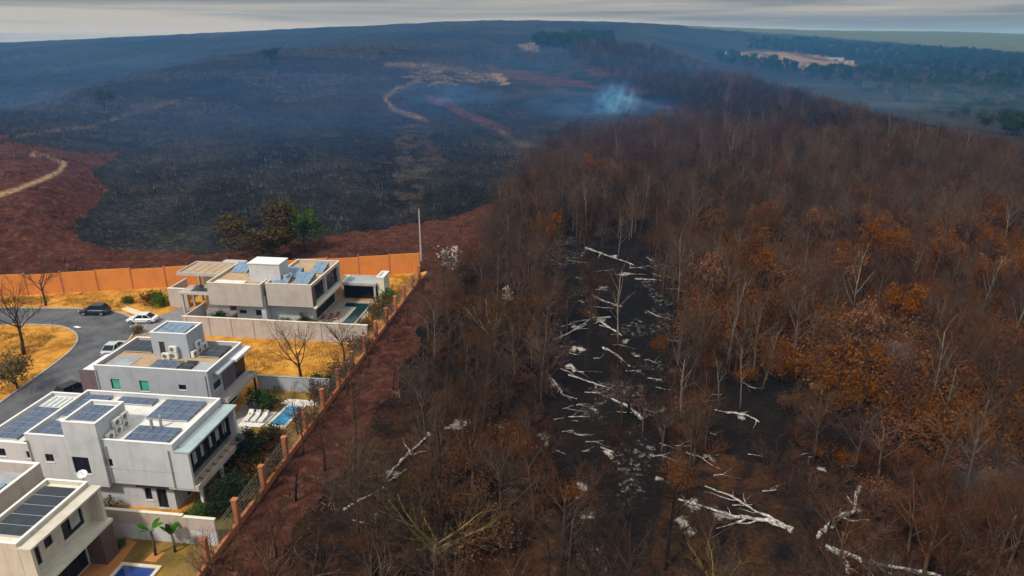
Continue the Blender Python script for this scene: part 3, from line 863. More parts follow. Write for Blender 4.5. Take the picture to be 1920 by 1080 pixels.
# --- blue-grey house
H = Lot('house', 'blue-grey two storey house with roof tower and two green windows', 'house', -17, 20)
mb = MB()
Wn = [(-22.6, -21.5, 4.3, 5.6), (-19.1, -18.0, 4.3, 5.6), (-14.4, -13.5, 4.75, 5.4)]
Rn = [(17.0, 18.5, 4.4, 5.3)]
block(mb, -24.3, -10.7, 16.2, 24.0, 2.95, 7.2, F=Wn, R=Rn, par=.45)
block(mb, -24.3, -11.8, 16.6, 24.0, 0, 2.94, R=[(18, 23, .05, 2.5)], top=False)
block(mb, -19.5, -15.0, 20.0, 23.4, 6.7, 9.8, F=[(-18.6, -17.9, 6.8, 8.7)], par=.25)
H.add('wall', 'blue_grey', mb)
mb = MB(); block(mb, -28.2, -24.32, 18.3, 23.0, 0, 5.3, par=.15); H.add('garage_wall', 'purple', mb)
H.add('garage_roof', 'white_paint', slab(-28.2, -24.32, 18.3, 23.0, 5.2, .1))
H.add('roof', 'roof_tan', slab(-24.3, -10.7, 16.2, 24.0, 6.75))
H.add('roof', 'roof_white', slab(-19.5, -15.0, 20.0, 23.4, 9.55))
mb = MB(); cap(mb, -24.3, -10.7, 16.2, 24.0, 7.2); H.add('coping', 'white_paint', mb)
mb = MB(); cap(mb, -19.5, -15.0, 20.0, 23.4, 9.8); H.add('coping', 'white_paint', mb)
H.add('roof_pad', 'roof_grey', MB().box(-23.6, -20.7, 16.6, 19.6, 6.76, 6.8))
H.add('roof_pad', 'roof_grey', MB().box(-13.2, -11.1, 16.6, 19.2, 6.76, 6.8))
for w_ in Wn[:2]:
    H.window('f', 16.2, *w_, glass='glass_green', mull=0)
H.window('f', 16.2, *Wn[2], mull=0); H.window('r', -10.7, *Rn[0], mull=1); H.window('r', -11.8, 18, 23, .05, 2.5, mull=3)
H.add('door', 'frame_dark', MB().box(-18.58, -17.92, 20.1, 20.15, 6.82, 8.68))
# right hand side: recessed purple gallery, canopy, ledge
H.add('side_panel', 'purple', MB().box(-10.69, -10.6, 18.9, 21.6, 3.5, 6.3))
H.add('gallery_glazing', 'glass_dark', MB().box(-10.69, -10.62, 21.62, 23.9, 3.5, 6.3))
H.add('canopy', 'white_paint', MB().box(-10.69, -9.7, 20.6, 24.3, 6.32, 6.62))
H.add('canopy_fascia', 'blue_grey', MB().box(-10.69, -9.9, 17.2, 20.58, 6.36, 6.58))
H.add('balcony', 'concrete', MB().box(-11.7, -9.5, 17.4, 24.4, 2.7, 2.93).ring(-10.66, -9.5, 17.4, 24.4, 2.94, 3.25, .12))
for y in (17.8, 24.0): H.add('column', 'frame_dark', MB().box(-9.9, -9.7, y, y + .2, 0, 2.7))
H.solar(-19.0, -15.6, 20.5, 22.9, 9.72, 4, 2, m='panel_cell_light')
H.solar(-23.7, -20.2, 20.6, 23.5, 6.95, 4, 2, m='panel_black')
H.solar(-18.2, -14.9, 17.0, 18.8, 6.95, 3, 2, m='panel_cell')
H.solar(-14.6, -13.3, 17.0, 19.0, 6.95, 1, 2, m='panel_black')
H.solar(-14.2, -11.6, 20.3, 23.3, 6.95, 2, 2, m='panel_black')
H.ac(-16.7, 19.7, 6.76, 'f'); H.ac(-17.55, 19.45, 6.76, 'f'); H.ac(-16.7, 19.7, 7.56, 'f')
for q in (20.5, 21.5, 22.6): H.ac(-14.7, q, 6.76, 'r')
H.ac(-14.7, 21.5, 7.56, 'r')

for x in (-24.1, -11.0):
    H.add('downpipe', 'metal_grey', MB().tube([(x, 16.11, 3.0), (x, 16.11, 6.7)], [.05, .05], 6))

# --- concrete house at the end of the street
H = Lot('house', 'far beige concrete house with floating upper storey before the orange boundary wall', 'house', -20, 50)
mb = MB()
block(mb, -27.1, -18.5, 44.6, 54.5, 3.2, 6.8, par=.4)
block(mb, -18.1, -10.8, 45.3, 57.3, 3.2, 6.8, R=[(46.4, 50.6, 3.5, 6.3), (51.2, 56.6, 3.4, 6.3)], par=.4, depth=.5)
H.add('upper_wall', 'concrete', mb)
mb = MB()
block(mb, -24.0, -11.6, 46.6, 57.0, 0, 3.19, F=[(-23.6, -22.4, 1.1, 1.7), (-20.9, -19.2, .9, 1.8)], R=[(48, 56, .05, 2.7)], top=False)
block(mb, -21.2, -16.3, 46.9, 50.0, 6.3, 9.3, top=True)
mb.box(-19.05, -18.3, 45.0, 46.6, 0, 4.6)
H.add('wall', 'white_wall', mb)
H.add('rear_wing', 'concrete', block(MB(), -31, -27.12, 50.0, 57.5, 0, 6.2))
H.add('gap_panel', 'frame_dark', MB().box(-18.5, -18.1, 46.0, 54, 3.2, 6.6))
H.add('roof', 'roof_tan', slab(-27.1, -18.5, 44.6, 54.5, 6.4)); H.add('roof', 'roof_tan', slab(-18.1, -10.8, 45.3, 57.3, 6.4))
mb = MB(); cap(mb, -27.1, -18.5, 44.6, 54.5, 6.8); H.add('coping', 'cream', mb)
mb = MB(); cap(mb, -18.1, -10.8, 45.3, 57.3, 6.8); H.add('coping', 'cream', mb)
H.add('roof_pad', 'roof_white', MB().box(-26.4, -21.6, 45.2, 46.6, 6.41, 6.62))
H.add('roof_cap', 'white_paint', MB().box(-21.3, -16.2, 46.8, 50.1, 9.302, 9.42))
# terrace roof at the back left and its pergola
mb = MB().box(-34.6, -27.14, 48.8, 54.6, 6.2, 6.45); mb.ring(-34.6, -27.14, 48.8, 54.6, 6.455, 6.72, .2)
H.add('terrace_roof', 'concrete', mb)
mb = MB()
for i in range(5): mb.box(-34.0 + i * 1.3, -32.95 + i * 1.3, 49.2, 54.2, 6.46, 6.52)
H.add('terrace_boards', 'roof_tan', mb)
mb = MB().box(-34.4, -27.14, 48.0, 51.6, 3.3, 3.55)
H.add('carport_roof', 'concrete', mb)
H.solar(-32.6, -29.2, 48.5, 51.2, 3.72, 2, 2, m='panel_black')
for q in ((-34.1, 48.3), (-34.1, 51.2)): H.add('column', 'concrete', MB().box(q[0], q[0] + .3, q[1] - .15, q[1] + .15, 0, 3.3))
H.add('column', 'concrete', MB().box(-34.3, -34.0, 53.6, 54.2, 0, 6.2))
mb = MB().box(-10.78, -10.25, 45.3, 60.2, 3.0, 3.28); H.add('balcony', 'cream', mb)
mb = MB().box(-10.79, -10.7, 45.32, 46.38, 3.3, 6.4); H.add('side_panel', 'stone', mb)
H.window('f', 46.6, -23.6, -22.4, 1.1, 1.7, mull=1); H.window('f', 46.6, -20.9, -19.2, .9, 1.8, mull=1)
H.window('r', -11.6, 48, 56, .05, 2.7, mull=4)
H.window('r', -10.8, 46.4, 50.6, 3.5, 6.3, depth=.5, mull=3); H.window('r', -10.8, 51.2, 56.6, 3.4, 6.3, depth=.5, mull=4)
for (a, b_, c_, d_) in ((-26.3, -23.6, 50.4, 53.2), (-23.1, -21.2, 49.6, 53.0), (-17.2, -14.6, 48.9, 51.8), (-14.2, -11.7, 46.3, 49.6), (-13.6, -11.5, 51.6, 54.6), (-17.3, -14.9, 46.2, 48.4)):
    H.solar(a, b_, c_, d_, 6.6, 2, 1, tilt=.75, m='panel_cell_light')
H.ac(-15.8, 49.2, 6.41, 'r')
H.add('water_tank', 'glass_teal', MB().tube([(-15.7, 47.6, 6.41), (-15.7, 47.6, 7.5)], [.45, .45], 12))

P = Lot('poolside_pavilion', 'dark open pavilion beside the far teal pool, with flat roof and cream chimney', 'pavilion', -7.5, 58)
P.add('roof', 'roof_grey', MB().box(-11.1, -4.5, 56.4, 60.4, 2.85, 3.1)); P.add('roof_rim', 'concrete', MB().ring(-11.1, -4.5, 56.4, 60.4, 3.102, 3.35, .2))
P.add('rear_wall', 'blue_grey', MB().box(-11.0, -4.6, 60.0, 60.3, 0, 2.85))
P.add('glazing', 'glass_dark', MB().box(-10.7, -5.0, 57.9, 58.0, .05, 2.84))
for x in (-11.0, -5.0): P.add('column', 'concrete', MB().box(x, x + .3, 56.5, 56.8, 0, 2.85))
P.add('chimney', 'cream', MB().box(-4.48, -3.3, 57.0, 60.0, 0, 4.1)); P.add('chimney_cap', 'white_paint', MB().ring(-4.56, -3.22, 56.92, 60.08, 4.102, 4.4, .25))

# --- bottom left house
H = Lot('house', 'cream house in the near corner with a black roof collector and stone pier', 'house', -14, -8)
mb = MB()
R1 = [(-10.2, -9.2, 3.85, 6.1), (-8.7, -7.9, 4.6, 5.5), (-6.9, -4.6, 3.85, 6.2)]
block(mb, -13.9, -10.15, -10.9, -3.35, 0, 7.0, R=R1 + [(-10.4, -5.2, .05, 2.95)], F=[], par=.35)
mb.box(-10.14, -9.1, -3.75, -3.4, 3.4, 6.5)
mb.box(-10.14, -9.1, -10.88, -10.6, 0, 6.5)
H.add('wall', 'beige', mb)
H.add('roof', 'cream', slab(-13.9, -10.15, -10.9, -3.35, 6.65))
mb = MB(); cap(mb, -13.9, -10.15, -10.9, -3.35, 7.0); H.add('coping', 'white_paint', mb)
H.add('eave', 'beige', MB().box(-10.14, -9.0, -10.95, -3.3, 6.505, 6.68))
H.add('balcony', 'cream', MB().box(-10.14, -8.75, -11.2, -3.25, 3.12, 3.4))
H.add('stone_pier', 'stone', MB().box(-10.14, -8.6, -5.1, -3.6, 0, 3.11))
H.window('r', -10.15, *R1[0]); H.window('r', -10.15, *R1[1], mull=0); H.window('r', -10.15, *R1[2])
H.add('curtain', 'curtain', MB().box(-10.2, -10.15, -6.0, -5.0, 4.3, 5.9))
H.window('r', -10.15, -10.4, -5.2, .05, 2.95, mull=4, sill=False)
H.solar(-13.5, -10.6, -9.9, -4.1, 6.8, 1, 5, m='panel_black', gap=.12)
mb = MB(); block(mb, -20.4, -15.2, -12.5, -2.3, 0, 7.7, par=1.0, t=.25)
mb.box(-15.18, -13.92, -12.0, -4.4, 0, 5.2)
H.add('rear_wing', 'pinkish', mb)
H.add('roof', 'roof_grey', slab(-20.4, -15.2, -12.5, -2.3, 6.7, .25))
mb = MB(); cap(mb, -20.4, -15.2, -12.5, -2.3, 7.7, .26); H.add('coping', 'white_paint', mb)
H.solar(-19.5, -16.6, -8.8, -4.4, 6.95, 2, 2, m='panel_cell_light')

D_ = Lot('satellite_dish', 'round white satellite dish on a thin mast behind the cream corner house', 'satellite dish', -11.2, -2.6)
D_.add('mast', 'metal_grey', MB().tube([(-11.2, -2.6, 0), (-11.2, -2.6, 7.0)], [.05, .05], 8))
mb = MB(); ns_ = 18; rings = [(0, 0), (.16, .016), (.3, .055), (.4, .1)]
ax = Vector((.35, -.45, .85)).normalized(); e1 = ax.orthogonal().normalized(); e2 = ax.cross(e1)
prev = None
for sgn in (1, -1):
    prev = None
    for r_, h_ in rings[1:]:
        cur = [Vector((-11.2, -2.6, 7.1)) + ax * (h_ + .012 * sgn) + (e1 * math.cos(k * 2 * math.pi / ns_) + e2 * math.sin(k * 2 * math.pi / ns_)) * r_ for k in range(ns_)]
        if prev is None: mb.poly(cur)
        else:
            for k in range(ns_): mb.poly([prev[k], cur[k], cur[(k + 1) % ns_], prev[(k + 1) % ns_]])
        prev = cur
D_.add('dish', 'white_paint', mb)
D_.add('receiver_arm', 'metal_grey', MB().tube([Vector((-11.2, -2.6, 7.1)), Vector((-11.2, -2.6, 7.1)) + ax * .5], [.02, .03], 6))

# --- boundary and garden walls
Wl = Lot('garden_wall', 'long pale garden wall beside the yellow vacant lot', 'wall', -15, 40.3)
mb = MB().box(-29, -.7, 40.2, 40.45, 0, 2.95); mb.box(-29, -28.75, 40.46, 46, 0, 2.95)
Wl.add('wall_panel', 'concrete', mb); Wl.add('wall_cap', 'cream', MB().box(-29.05, -.65, 40.15, 40.5, 2.952, 3.02))
mb = MB()
for i in range(9): mb.box(-28.6 + i * 3.45, -28.35 + i * 3.45, 40.12, 40.198, 0, 2.94)
Wl.add('pilaster', 'concrete', mb)
Wl = Lot('garden_wall', 'stained beige garden wall behind the two young palms', 'wall', -5, -1.7)
mb = MB().box(-10.9, -3.4, -1.8, -1.6, 0, 1.65); mb.box(-3.39, -.5, -1.8, -1.6, 0, 1.5)
Wl.add('wall_panel', 'white_wall', mb)
Wl.add('upper_panel', 'pinkish', MB().box(-10.9, -3.4, -1.81, -1.6, 1.652, 2.95).box(-3.39, -.5, -1.81, -1.6, 1.502, 2.8))
Wl.add('wall_cap', 'cream', MB().box(-10.95, -3.4, -1.86, -1.55, 2.952, 3.02).box(-3.38, -.45, -1.86, -1.55, 2.802, 2.87))
Wl = Lot('garden_wall', 'low dark blue-grey garden wall between the sky blue pool and vacant lot', 'wall', -6, 25.7)
Wl.add('wall_panel', 'blue_grey', MB().box(-10.3, -.9, 25.6, 25.8, 0, 1.9)); Wl.add('wall_cap', 'metal_grey', MB().box(-10.35, -.85, 25.55, 25.85, 1.902, 1.96))
Wl = Lot('garden_wall', 'grey entrance wall at the left end of the far concrete house', 'wall', -35.5, 50.8)
Wl.add('wall_panel', 'concrete', MB().box(-37.8, -34.5, 50.4, 50.8, 0, 3.2).box(-37.8, -37.45, 50.81, 55.5, 0, 3.2)); Wl.add('wall_cap', 'cream', MB().box(-37.85, -34.45, 50.35, 50.85, 3.202, 3.27))

Wl = Lot('boundary_wall', 'tall orange boundary wall dividing the houses from the burnt slope', 'wall', -34, 62)
A0 = (-92.0, 44.3); A1 = (-1.2, 72.4)
dv = np.array(A1) - np.array(A0); LN = np.linalg.norm(dv); dv /= LN; nv = np.array([-dv[1], dv[0]])
def along(s, d, z): p_ = np.array(A0) + dv * s + nv * d; return (p_[0], p_[1], z)
def obox(mb, s0, s1, d0, d1, z0, z1):
    mb.prism([along(s0, d0, 0)[:2], along(s1, d0, 0)[:2], along(s1, d1, 0)[:2], along(s0, d1, 0)[:2]], z0, z1)
n_p = 17; stp = LN / n_p
pan = MB()
for i in range(n_p): obox(pan, i * stp + .1, (i + 1) * stp - .1, -.09, .09, 0, 3.75 + .12 * math.sin(i * 2.1))
Wl.add('wall_panel', 'orange_wall', pan)
for i in range(n_p + 1):
    q = MB(); obox(q, i * stp - .1, i * stp + .1, -.14, .14, 0, 4.0); Wl.add('wall_pillar', 'orange_base', q)

Fn = Lot('perimeter_fence', 'orange pillared wire fence running along the red dirt track', 'fence', 0, 30)
vs = [-19.5, -14.4, -9.4] + [-4.3 + 5.12 * i for i in range(15)]
base = MB().box(-.16, .16, -19.5, 67.6, 0, .62)
Fn.add('fence_base', 'orange_base', base)
for y in vs:
    q = MB().box(-.22, .22, y - .22, y + .22, .625, 2.95); q.box(-.27, .27, y - .27, y + .27, 2.952, 3.05)
    Fn.add('fence_pillar', 'orange_base', q)
w_ = MB()
for z in (.9, 1.3, 1.7, 2.1, 2.5, 2.8):
    w_.box(-.012, .012, -19.5, 67.6, z - .012, z + .012)
y = -19.5
while y < 67.5:
    w_.box(-.01, .01, y - .008, y + .008, .62, 2.8); y += .64
Fn.add('fence_wire', 'wire', w_)

# --- pools
def pool(label, poly, water, cop, zt=.18, w=.3):
    cu = sum(p_[0] for p_ in poly) / len(poly); cv = sum(p_[1] for p_ in poly) / len(poly)
    o = Lot('swimming_pool', label, 'pool', cu, cv)
    c_ = Vector((cu, cv, 0)); n = len(poly)
    out_ = [Vector((*p_, 0)) for p_ in poly]; inn = []
    for i in range(n):
        a = out_[i - 1]; b_ = out_[i]; c2 = out_[(i + 1) % n]
        d1 = (b_ - a).normalized(); d2 = (c2 - b_).normalized()
        n1 = Vector((-d1.y, d1.x, 0)); n2 = Vector((-d2.y, d2.x, 0))
        inn.append(b_ + (n1 + n2) * (w / (1 + n1.dot(n2))))
    mb = MB()
    for i in range(n):
        j = (i + 1) % n
        mb.poly([(*out_[i].xy, zt), (*out_[j].xy, zt), (*inn[j].xy, zt), (*inn[i].xy, zt)])
        mb.poly([(*out_[i].xy, 0), (*out_[j].xy, 0), (*out_[j].xy, zt), (*out_[i].xy, zt)])
        mb.poly([(*inn[i].xy, zt), (*inn[j].xy, zt), (*inn[j].xy, .03), (*inn[i].xy, .03)])
    o.add('coping', cop, mb)
    o.add('water', water, MB().poly([(*k.xy, .08) for k in inn]))
    return o
pool('deep blue pool with cream coping below the near orange timber deck', [(-7.5, -13), (-3.9, -13), (-3.9, -4.75), (-7.5, -4.75)], 'pool_blue', 'coping')
pool('sky blue pool with white coping beside the orange pillared fence', [(-5.4, 17.2), (-2.9, 17.2), (-2.5, 22.2), (-4.9, 22.2)], 'pool_sky', 'coping_white', w=.35)
pool('dark teal pool beside the open pavilion of the far concrete house', [(-7.4, 46.2), (-5.0, 46.2), (-5.0, 55.8), (-9.8, 55.8), (-9.8, 53.2), (-7.4, 53.2)], 'pool_dark', 'paving')
sheet('deck', [(-10.0, -12), (-7.6, -12), (-7.6, -5.2), (-7.9, -2.2), (-9.6, -2.2), (-9.6, -3.5), (-10.0, -5)], .05, 'wood_deck')
sheet('deck', [(-8.6, 17.0), (-5.8, 17.0), (-5.4, 20.4), (-8.6, 20.4)], .05, 'coping_white')
sheet('deck', [(-6.0, 22.3), (-1.5, 22.3), (-1.3, 23.6), (-5.6, 23.6)], .05, 'coping_white')

def lounger(label, u, v, m='coping_white', group=None):
    o = Lot('sun_lounger', label, 'sun lounger', u, v, group, z=.05)
    f = MB().box(u - .32, u + .32, v - .9, v + .3, .31, .38)
    for a in (-.28, .22):
        for b_ in (-.8, .2): f.box(u + a, u + a + .06, v + b_, v + b_ + .06, .05, .31)
    o.add('frame', 'white_paint', f)
    o.add('cushion', m, MB().box(u - .3, u + .3, v - .88, v + .3, .382, .46))
    b_ = MB(); b_.poly([(u - .3, v + .3, .46), (u + .3, v + .3, .46), (u + .3, v + .85, .85), (u - .3, v + .85, .85)])
    b_.poly([(u - .3, v + .3, .38), (u - .3, v + .85, .77), (u + .3, v + .85, .77), (u + .3, v + .3, .38)])
    b_.poly([(u - .3, v + .85, .77), (u - .3, v + .85, .85), (u + .3, v + .85, .85), (u + .3, v + .85, .77)])
    b_.poly([(u + .3, v + .3, .38), (u + .3, v + .85, .77), (u + .3, v + .85, .85), (u + .3, v + .3, .46)])
    b_.poly([(u - .3, v + .3, .38), (u - .3, v + .3, .46), (u - .3, v + .85, .85), (u - .3, v + .85, .77)])
    o.add('backrest', m, b_)
for x in (-8.0, -7.1, -6.2):
    lounger('white sun lounger in the row on the deck beside the sky blue pool', x, 18.6, group='white loungers by the pool')
for i, (x, y) in enumerate(((-10.6, 47.5), (-9.5, 48.2), (-8.7, 49.0))):
    lounger('brick red sun lounger on the paving beside the dark teal pool', x, y, 'red_chair', 'red loungers by the teal pool')

# --- utility pole
gx, gy, gz = hit(790, 489)
U = bpy.data.objects.new('utility_pole', None); COL.objects.link(U); U.location = (gx, gy, gz)
tag(U, 'tall grey concrete utility pole standing alone behind the orange boundary wall', 'utility pole')
MB().tube([(0, 0, -.5), (0, 0, 10.4)], [.2, .12], 8).build('pole', 'pole_concrete', U)
MB().tube([(0, 0, 10.401), (0, 0, 10.5)], [.15, .13], 8).build('pole_cap', 'metal_grey', U)

# ------------------------------------------------------------------ cars
def car(label, u, v, yaw, paint, kind='suv'):
    L_, Wd = (4.6, 1.85)
    Hh = 1.68 if kind == 'suv' else 1.45
    root = bpy.data.objects.new('parked_car', None); COL.objects.link(root)
    x, y = L2W(u, v); root.location = (x, y, .02); root.rotation_euler = (0, 0, TH + RAD(yaw))
    tag(root, label, 'car')
    belt = .98 if kind == 'suv' else .88
    # body sections along x: (x, half width, bottom, top)
    sec = [(-2.3, .70, .45, .80), (-2.22, .82, .32, belt - .03), (-1.6, .91, .24, belt), (0, .925, .22, belt + .01), (.85, .92, .22, belt), (1.5, .90, .24, belt - .08), (2.1, .80, .28, belt - .2), (2.3, .62, .42, belt - .32)]
    mb = MB(); rows = []
    for (sx_, hw, b_, t_) in sec:
        pr = [(-hw * .92, b_), (-hw, b_ + .18), (-hw, t_ - .12), (-hw * .9, t_), (hw * .9, t_), (hw, t_ - .12), (hw, b_ + .18), (hw * .92, b_)]
        i = len(mb.v); mb.v += [(sx_, p_[0], p_[1]) for p_ in pr]; rows.append(i)
    for a, b_ in zip(rows, rows[1:]):
        for k in range(8): mb.f.append((a + k, b_ + k, b_ + (k + 1) % 8, a + (k + 1) % 8))
    mb.f.append(tuple(rows[0] + k for k in range(8))); mb.f.append(tuple(rows[-1] + k for k in range(7, -1, -1)))
    mb.build('body', paint, root, smooth=False)
    # greenhouse (glass) and roof
    rx = (-2.0, -1.55, .25, 1.05) if kind == 'suv' else (-1.75, -1.0, .15, 1.1)
    g = MB(); zt = Hh - .06
    lo = [(rx[0], -.82), (rx[3], -.82), (rx[3], .82), (rx[0], .82)]; hi = [(rx[1], -.66), (rx[2], -.66), (rx[2], .66), (rx[1], .66)]
    for i in range(4):
        j = (i + 1) % 4
        g.poly([(*lo[i], belt - .03), (*lo[j], belt - .03), (*hi[j], zt), (*hi[i], zt)])
    g.build('windows', 'glass_dark', root)
    r = MB()
    r.prism([(hi[0][0] - .04, -.69), (hi[1][0] + .04, -.69), (hi[1][0] + .04, .69), (hi[0][0] - .04, .69)], zt - .01, Hh)
    for sgn in (-1, 1):
        for xa, xb in ((rx[0], rx[1]), (rx[3], rx[2]), (-.45, -.45)):
            r.tube([(xa, sgn * .825, belt - .02), (xb, sgn * .675, zt)], [.05, .04], 5)
    r.build('roof', paint, root)
    for sx_ in (-1.45, 1.4):
        for sy in (-1, 1):
            t_ = MB().tube([(sx_, sy * .70, .33), (sx_, sy * .93, .33)], [.33, .33], 16).build('wheel', 'rubber', root)
            MB().tube([(sx_, sy * .925, .33), (sx_, sy * .94, .33)], [.21, .2], 12).build('rim', 'rim', t_)
    for sy in (-1, 1):
        MB().box(2.06, 2.22, sy * .62 - .16, sy * .62 + .16, belt - .36, belt - .24).build('headlight', 'lamp_clear', root)
        MB().box(-2.3, -2.2, sy * .68 - .12, sy * .68 + .12, belt - .28, belt - .08).build('tail_light', 'lamp_red', root)
        MB().box(.78, .95, sy * 1.0 - .08, sy * 1.0 + .08, belt - .02, belt + .14).build('mirror', paint, root)
    MB().box(2.2, 2.31, -.5, .5, .46, .6).build('grille', 'frame_dark', root)
    return root
car('dark blue sport utility car on the bend of the street', -47.9, 46.0, 186, 'car_dark')
car('white hatchback parked on the driveway of the far concrete house', -38.3, 43.9, 188, 'car_white', 'hatch')
car('pale blue car at the kerb half hidden behind the blue-grey house', -35.6, 33.6, 96, 'car_silver', 'hatch')
car('black car parked beside the mauve garage of the blue-grey house', -32.4, 21.6, 70, 'car_black')

# ------------------------------------------------------------------ trees: tapered limbs, then real twigs (and leaves where it has any)
class Tree:
    def __init__(s, seed):
        s.r = np.random.default_rng(seed); s.seg = []; s.tw = []; s.lf = []

    def rv(s):
        v = s.r.normal(size=3); return v / np.linalg.norm(v)

    def branch(s, p, d, ln, r, lev, P):
        n = P['nseg'][lev]
        pts = [p]; rs = [r]
        for k in range(n):
            d = d + s.rv() * P['wob'][lev] + np.array([0, 0, P['up'][lev]])
            d = d / np.linalg.norm(d)
            p = p + d * ln / n
            pts.append(p); rs.append(r * (1 - (1 - P['tip'][lev]) * (k + 1) / n))
        if lev <= P['solid']:
            s.seg.append((lev, pts, rs))
        else:
            s.tw.append((pts, rs))
        if lev >= P['levels']:
            if P['leaf'] and s.r.random() < P['leafp']:
                for _ in range(P['leaf']):
                    q = pts[-1] + s.r.normal(size=3) * P['leafspread']
                    s.lf.append((q, s.rv(), s.rv(), P['leafsize'] * s.r.uniform(.6, 1.4)))
            return
        m = P['n'][lev]
        f0 = P['from'][lev]
        for i in range(m):
            t = f0 + (1 - f0) * (i + s.r.random()) / m
            x = t * n; k = min(int(x), n - 1)
            q = pts[k] * (1 - (x - k)) + pts[k + 1] * (x - k)
            dd = pts[k + 1] - pts[k]; dd = dd / np.linalg.norm(dd)
            a = s.rv(); a = a - dd * a.dot(dd); a /= np.linalg.norm(a)
            ang = math.radians(P['ang'][lev] + s.r.normal() * 9)
            nd = dd * math.cos(ang) + a * math.sin(ang)
            s.branch(q, nd, ln * P['len'][lev] * s.r.uniform(.75, 1.2) * (1.1 - .35 * t), max(rs[k] * P['rad'][lev], .004), lev + 1, P)

    def grow(s, P):
        s.branch(np.array([0, 0, -.2]), np.array([P.get('lean', 0), 0, 1.0]), P['h'] * P['trunk'], P['r'], 0, P)
        return s

    def meshes(s, twig_w=1.0):
        tb = MB(); V = []; Fq = []
        for lev, pts, rs in s.seg:
            if lev == 0: tb.tube(pts, rs, 7)
            elif lev == 1: tb.tube(pts, rs, 5, cap=False)
        V = [np.zeros((0, 3))]; F = []; mi = []; c = 0
        cb = MB()
        for lev, pts, rs in s.seg:
            if lev >= 2: cb.tube(pts, rs, 3, cap=False)
        V.append(np.array(cb.v).reshape(-1, 3)); F += [tuple(q) for q in cb.f]; c = len(cb.v)
        for pts, rs in s.tw:
            a = pts[0]; b = pts[-1]; d = b - a
            w = s.rv(); w = w - d * w.dot(d) / max(d.dot(d), 1e-9); w = w / np.linalg.norm(w) * max(rs[0], .006) * twig_w
            w2 = np.cross(d / np.linalg.norm(d), w)
            if len(pts) > 2:
                m = pts[1]
                V.append(np.array([a - w, a + w, m + w * .7, m - w * .7, b])); F += [(c, c + 1, c + 2, c + 3), (c + 3, c + 2, c + 4)]; c += 5
                V.append(np.array([a - w2, a + w2, b])); F.append((c, c + 1, c + 2)); c += 3
            else:
                V.append(np.array([a - w, a + w, b])); F.append((c, c + 1, c + 2)); c += 3
        mi = [0] * len(F)
        for q, x, y, z in s.lf:
            y = np.cross(x, y); y = y / (np.linalg.norm(y) + 1e-9)
            V.append(np.array([q - x * z, q + y * z * .55, q + x * z, q - y * z * .55])); F.append((c, c + 1, c + 2, c + 3)); c += 4
        mi += [1] * len(s.lf)
        return (tb.v, tb.f), (np.vstack(V), F, mi)


def tree_meshes(kind, seed, P, mats, twig_w=1.0):
    (tv, tf), (cv, cf, mi) = Tree(seed).grow(P).meshes(twig_w)
    me1 = bpy.data.meshes.new(kind + '_trunk'); me1.from_pydata(tv, [], tf); me1.materials.append(M[mats[0]])
    me1.polygons.foreach_set('use_smooth', [True] * len(tf)); me1.update()
    me2 = bpy.data.meshes.new(kind + '_crown'); me2.from_pydata(cv.tolist(), [], cf); me2.materials.append(M[mats[1]])
    if len(mats) > 2: me2.materials.append(M[mats[2]])
    me2.polygons.foreach_set('material_index', mi); me2.update()
    # joined copy, for the far mass
    me3 = bpy.data.meshes.new(kind + '_whole')
    o = len(tv)
    me3.from_pydata(list(tv) + cv.tolist(), [], list(tf) + [tuple(k + o for k in q) for q in cf])
    for k in mats: me3.materials.append(M[k])
    me3.polygons.foreach_set('material_index', [0] * len(tf) + [k + 1 for k in mi]); me3.update()
    return me1, me2, me3


BARE = dict(h=9, trunk=.62, r=.17, levels=4, solid=2, nseg=[5, 4, 3, 2, 1], wob=[.09, .17, .2, .22, .2], up=[.05, .07, .06, .04, .02], tip=[.35, .3, .3, .3, .1],
            n=[9, 6, 6, 4, 0], **{'from': [.38, .25, .2, .1, 0]}, ang=[52, 46, 44, 42, 40], len=[.62, .52, .5, .52, .5], rad=[.5, .55, .5, .6, .6], leaf=0, leafp=0, leafspread=.2, leafsize=.16)
def V_(**k):
    d = dict(BARE); d.update(k); return d

VARS = {}
def variant(name, n, P, mats, seed, tw=1.0):
    VARS[name] = [tree_meshes(name, seed + i, P, mats, tw) for i in range(n)]
variant('bare_red', 3, V_(h=9.5), ('bark_brown', 'twig_red'), 100, 1.25)
variant('bare_grey', 3, V_(h=10, n=[10, 6, 6, 4, 0], trunk=.68), ('bark_brown', 'twig_grey'), 200, 1.25)
variant('bare_dark', 2, V_(h=9, n=[8, 6, 5, 4, 0]), ('bark_black', 'twig_dark'), 300, 1.25)
variant('rust', 3, V_(h=8.5, n=[9, 6, 5, 3, 0], leaf=2, leafp=.75, leafspread=.22, leafsize=.15), ('bark_black', 'twig_red', 'leaf_rust'), 400)
variant('brown', 3, V_(h=8.5, n=[9, 6, 5, 3, 0], leaf=2, leafp=.55, leafspread=.25, leafsize=.14), ('bark_brown', 'twig_red', 'leaf_brown'), 500)
variant('pale', 2, V_(h=11, trunk=.8, r=.13, n=[8, 5, 5, 4, 0], ang=[34, 38, 42, 42, 40], len=[.36, .5, .5, .5, .5]), ('bark_pale', 'twig_grey'), 600)
variant('slim', 2, V_(h=9, trunk=.9, r=.09, n=[10, 4, 4, 3, 0], ang=[48, 42, 42, 42, 40], len=[.2, .5, .5, .5, .5]), ('bark_black', 'twig_dark'), 700)
SPREAD = V_(h=9.5, trunk=.30, r=.40, n=[9, 7, 7, 5, 0], **{'from': [.45, .2, .15, .1, 0]}, ang=[56, 40, 42, 44, 40], len=[2.5, .52, .5, .5, .5], rad=[.55, .55, .5, .6, .6],
             wob=[.08, .16, .2, .22, .2], up=[.05, .05, .04, .03, .02], nseg=[3, 7, 4, 2, 1])
variant('spread', 2, SPREAD, ('bark_olive', 'twig_olive'), 804)
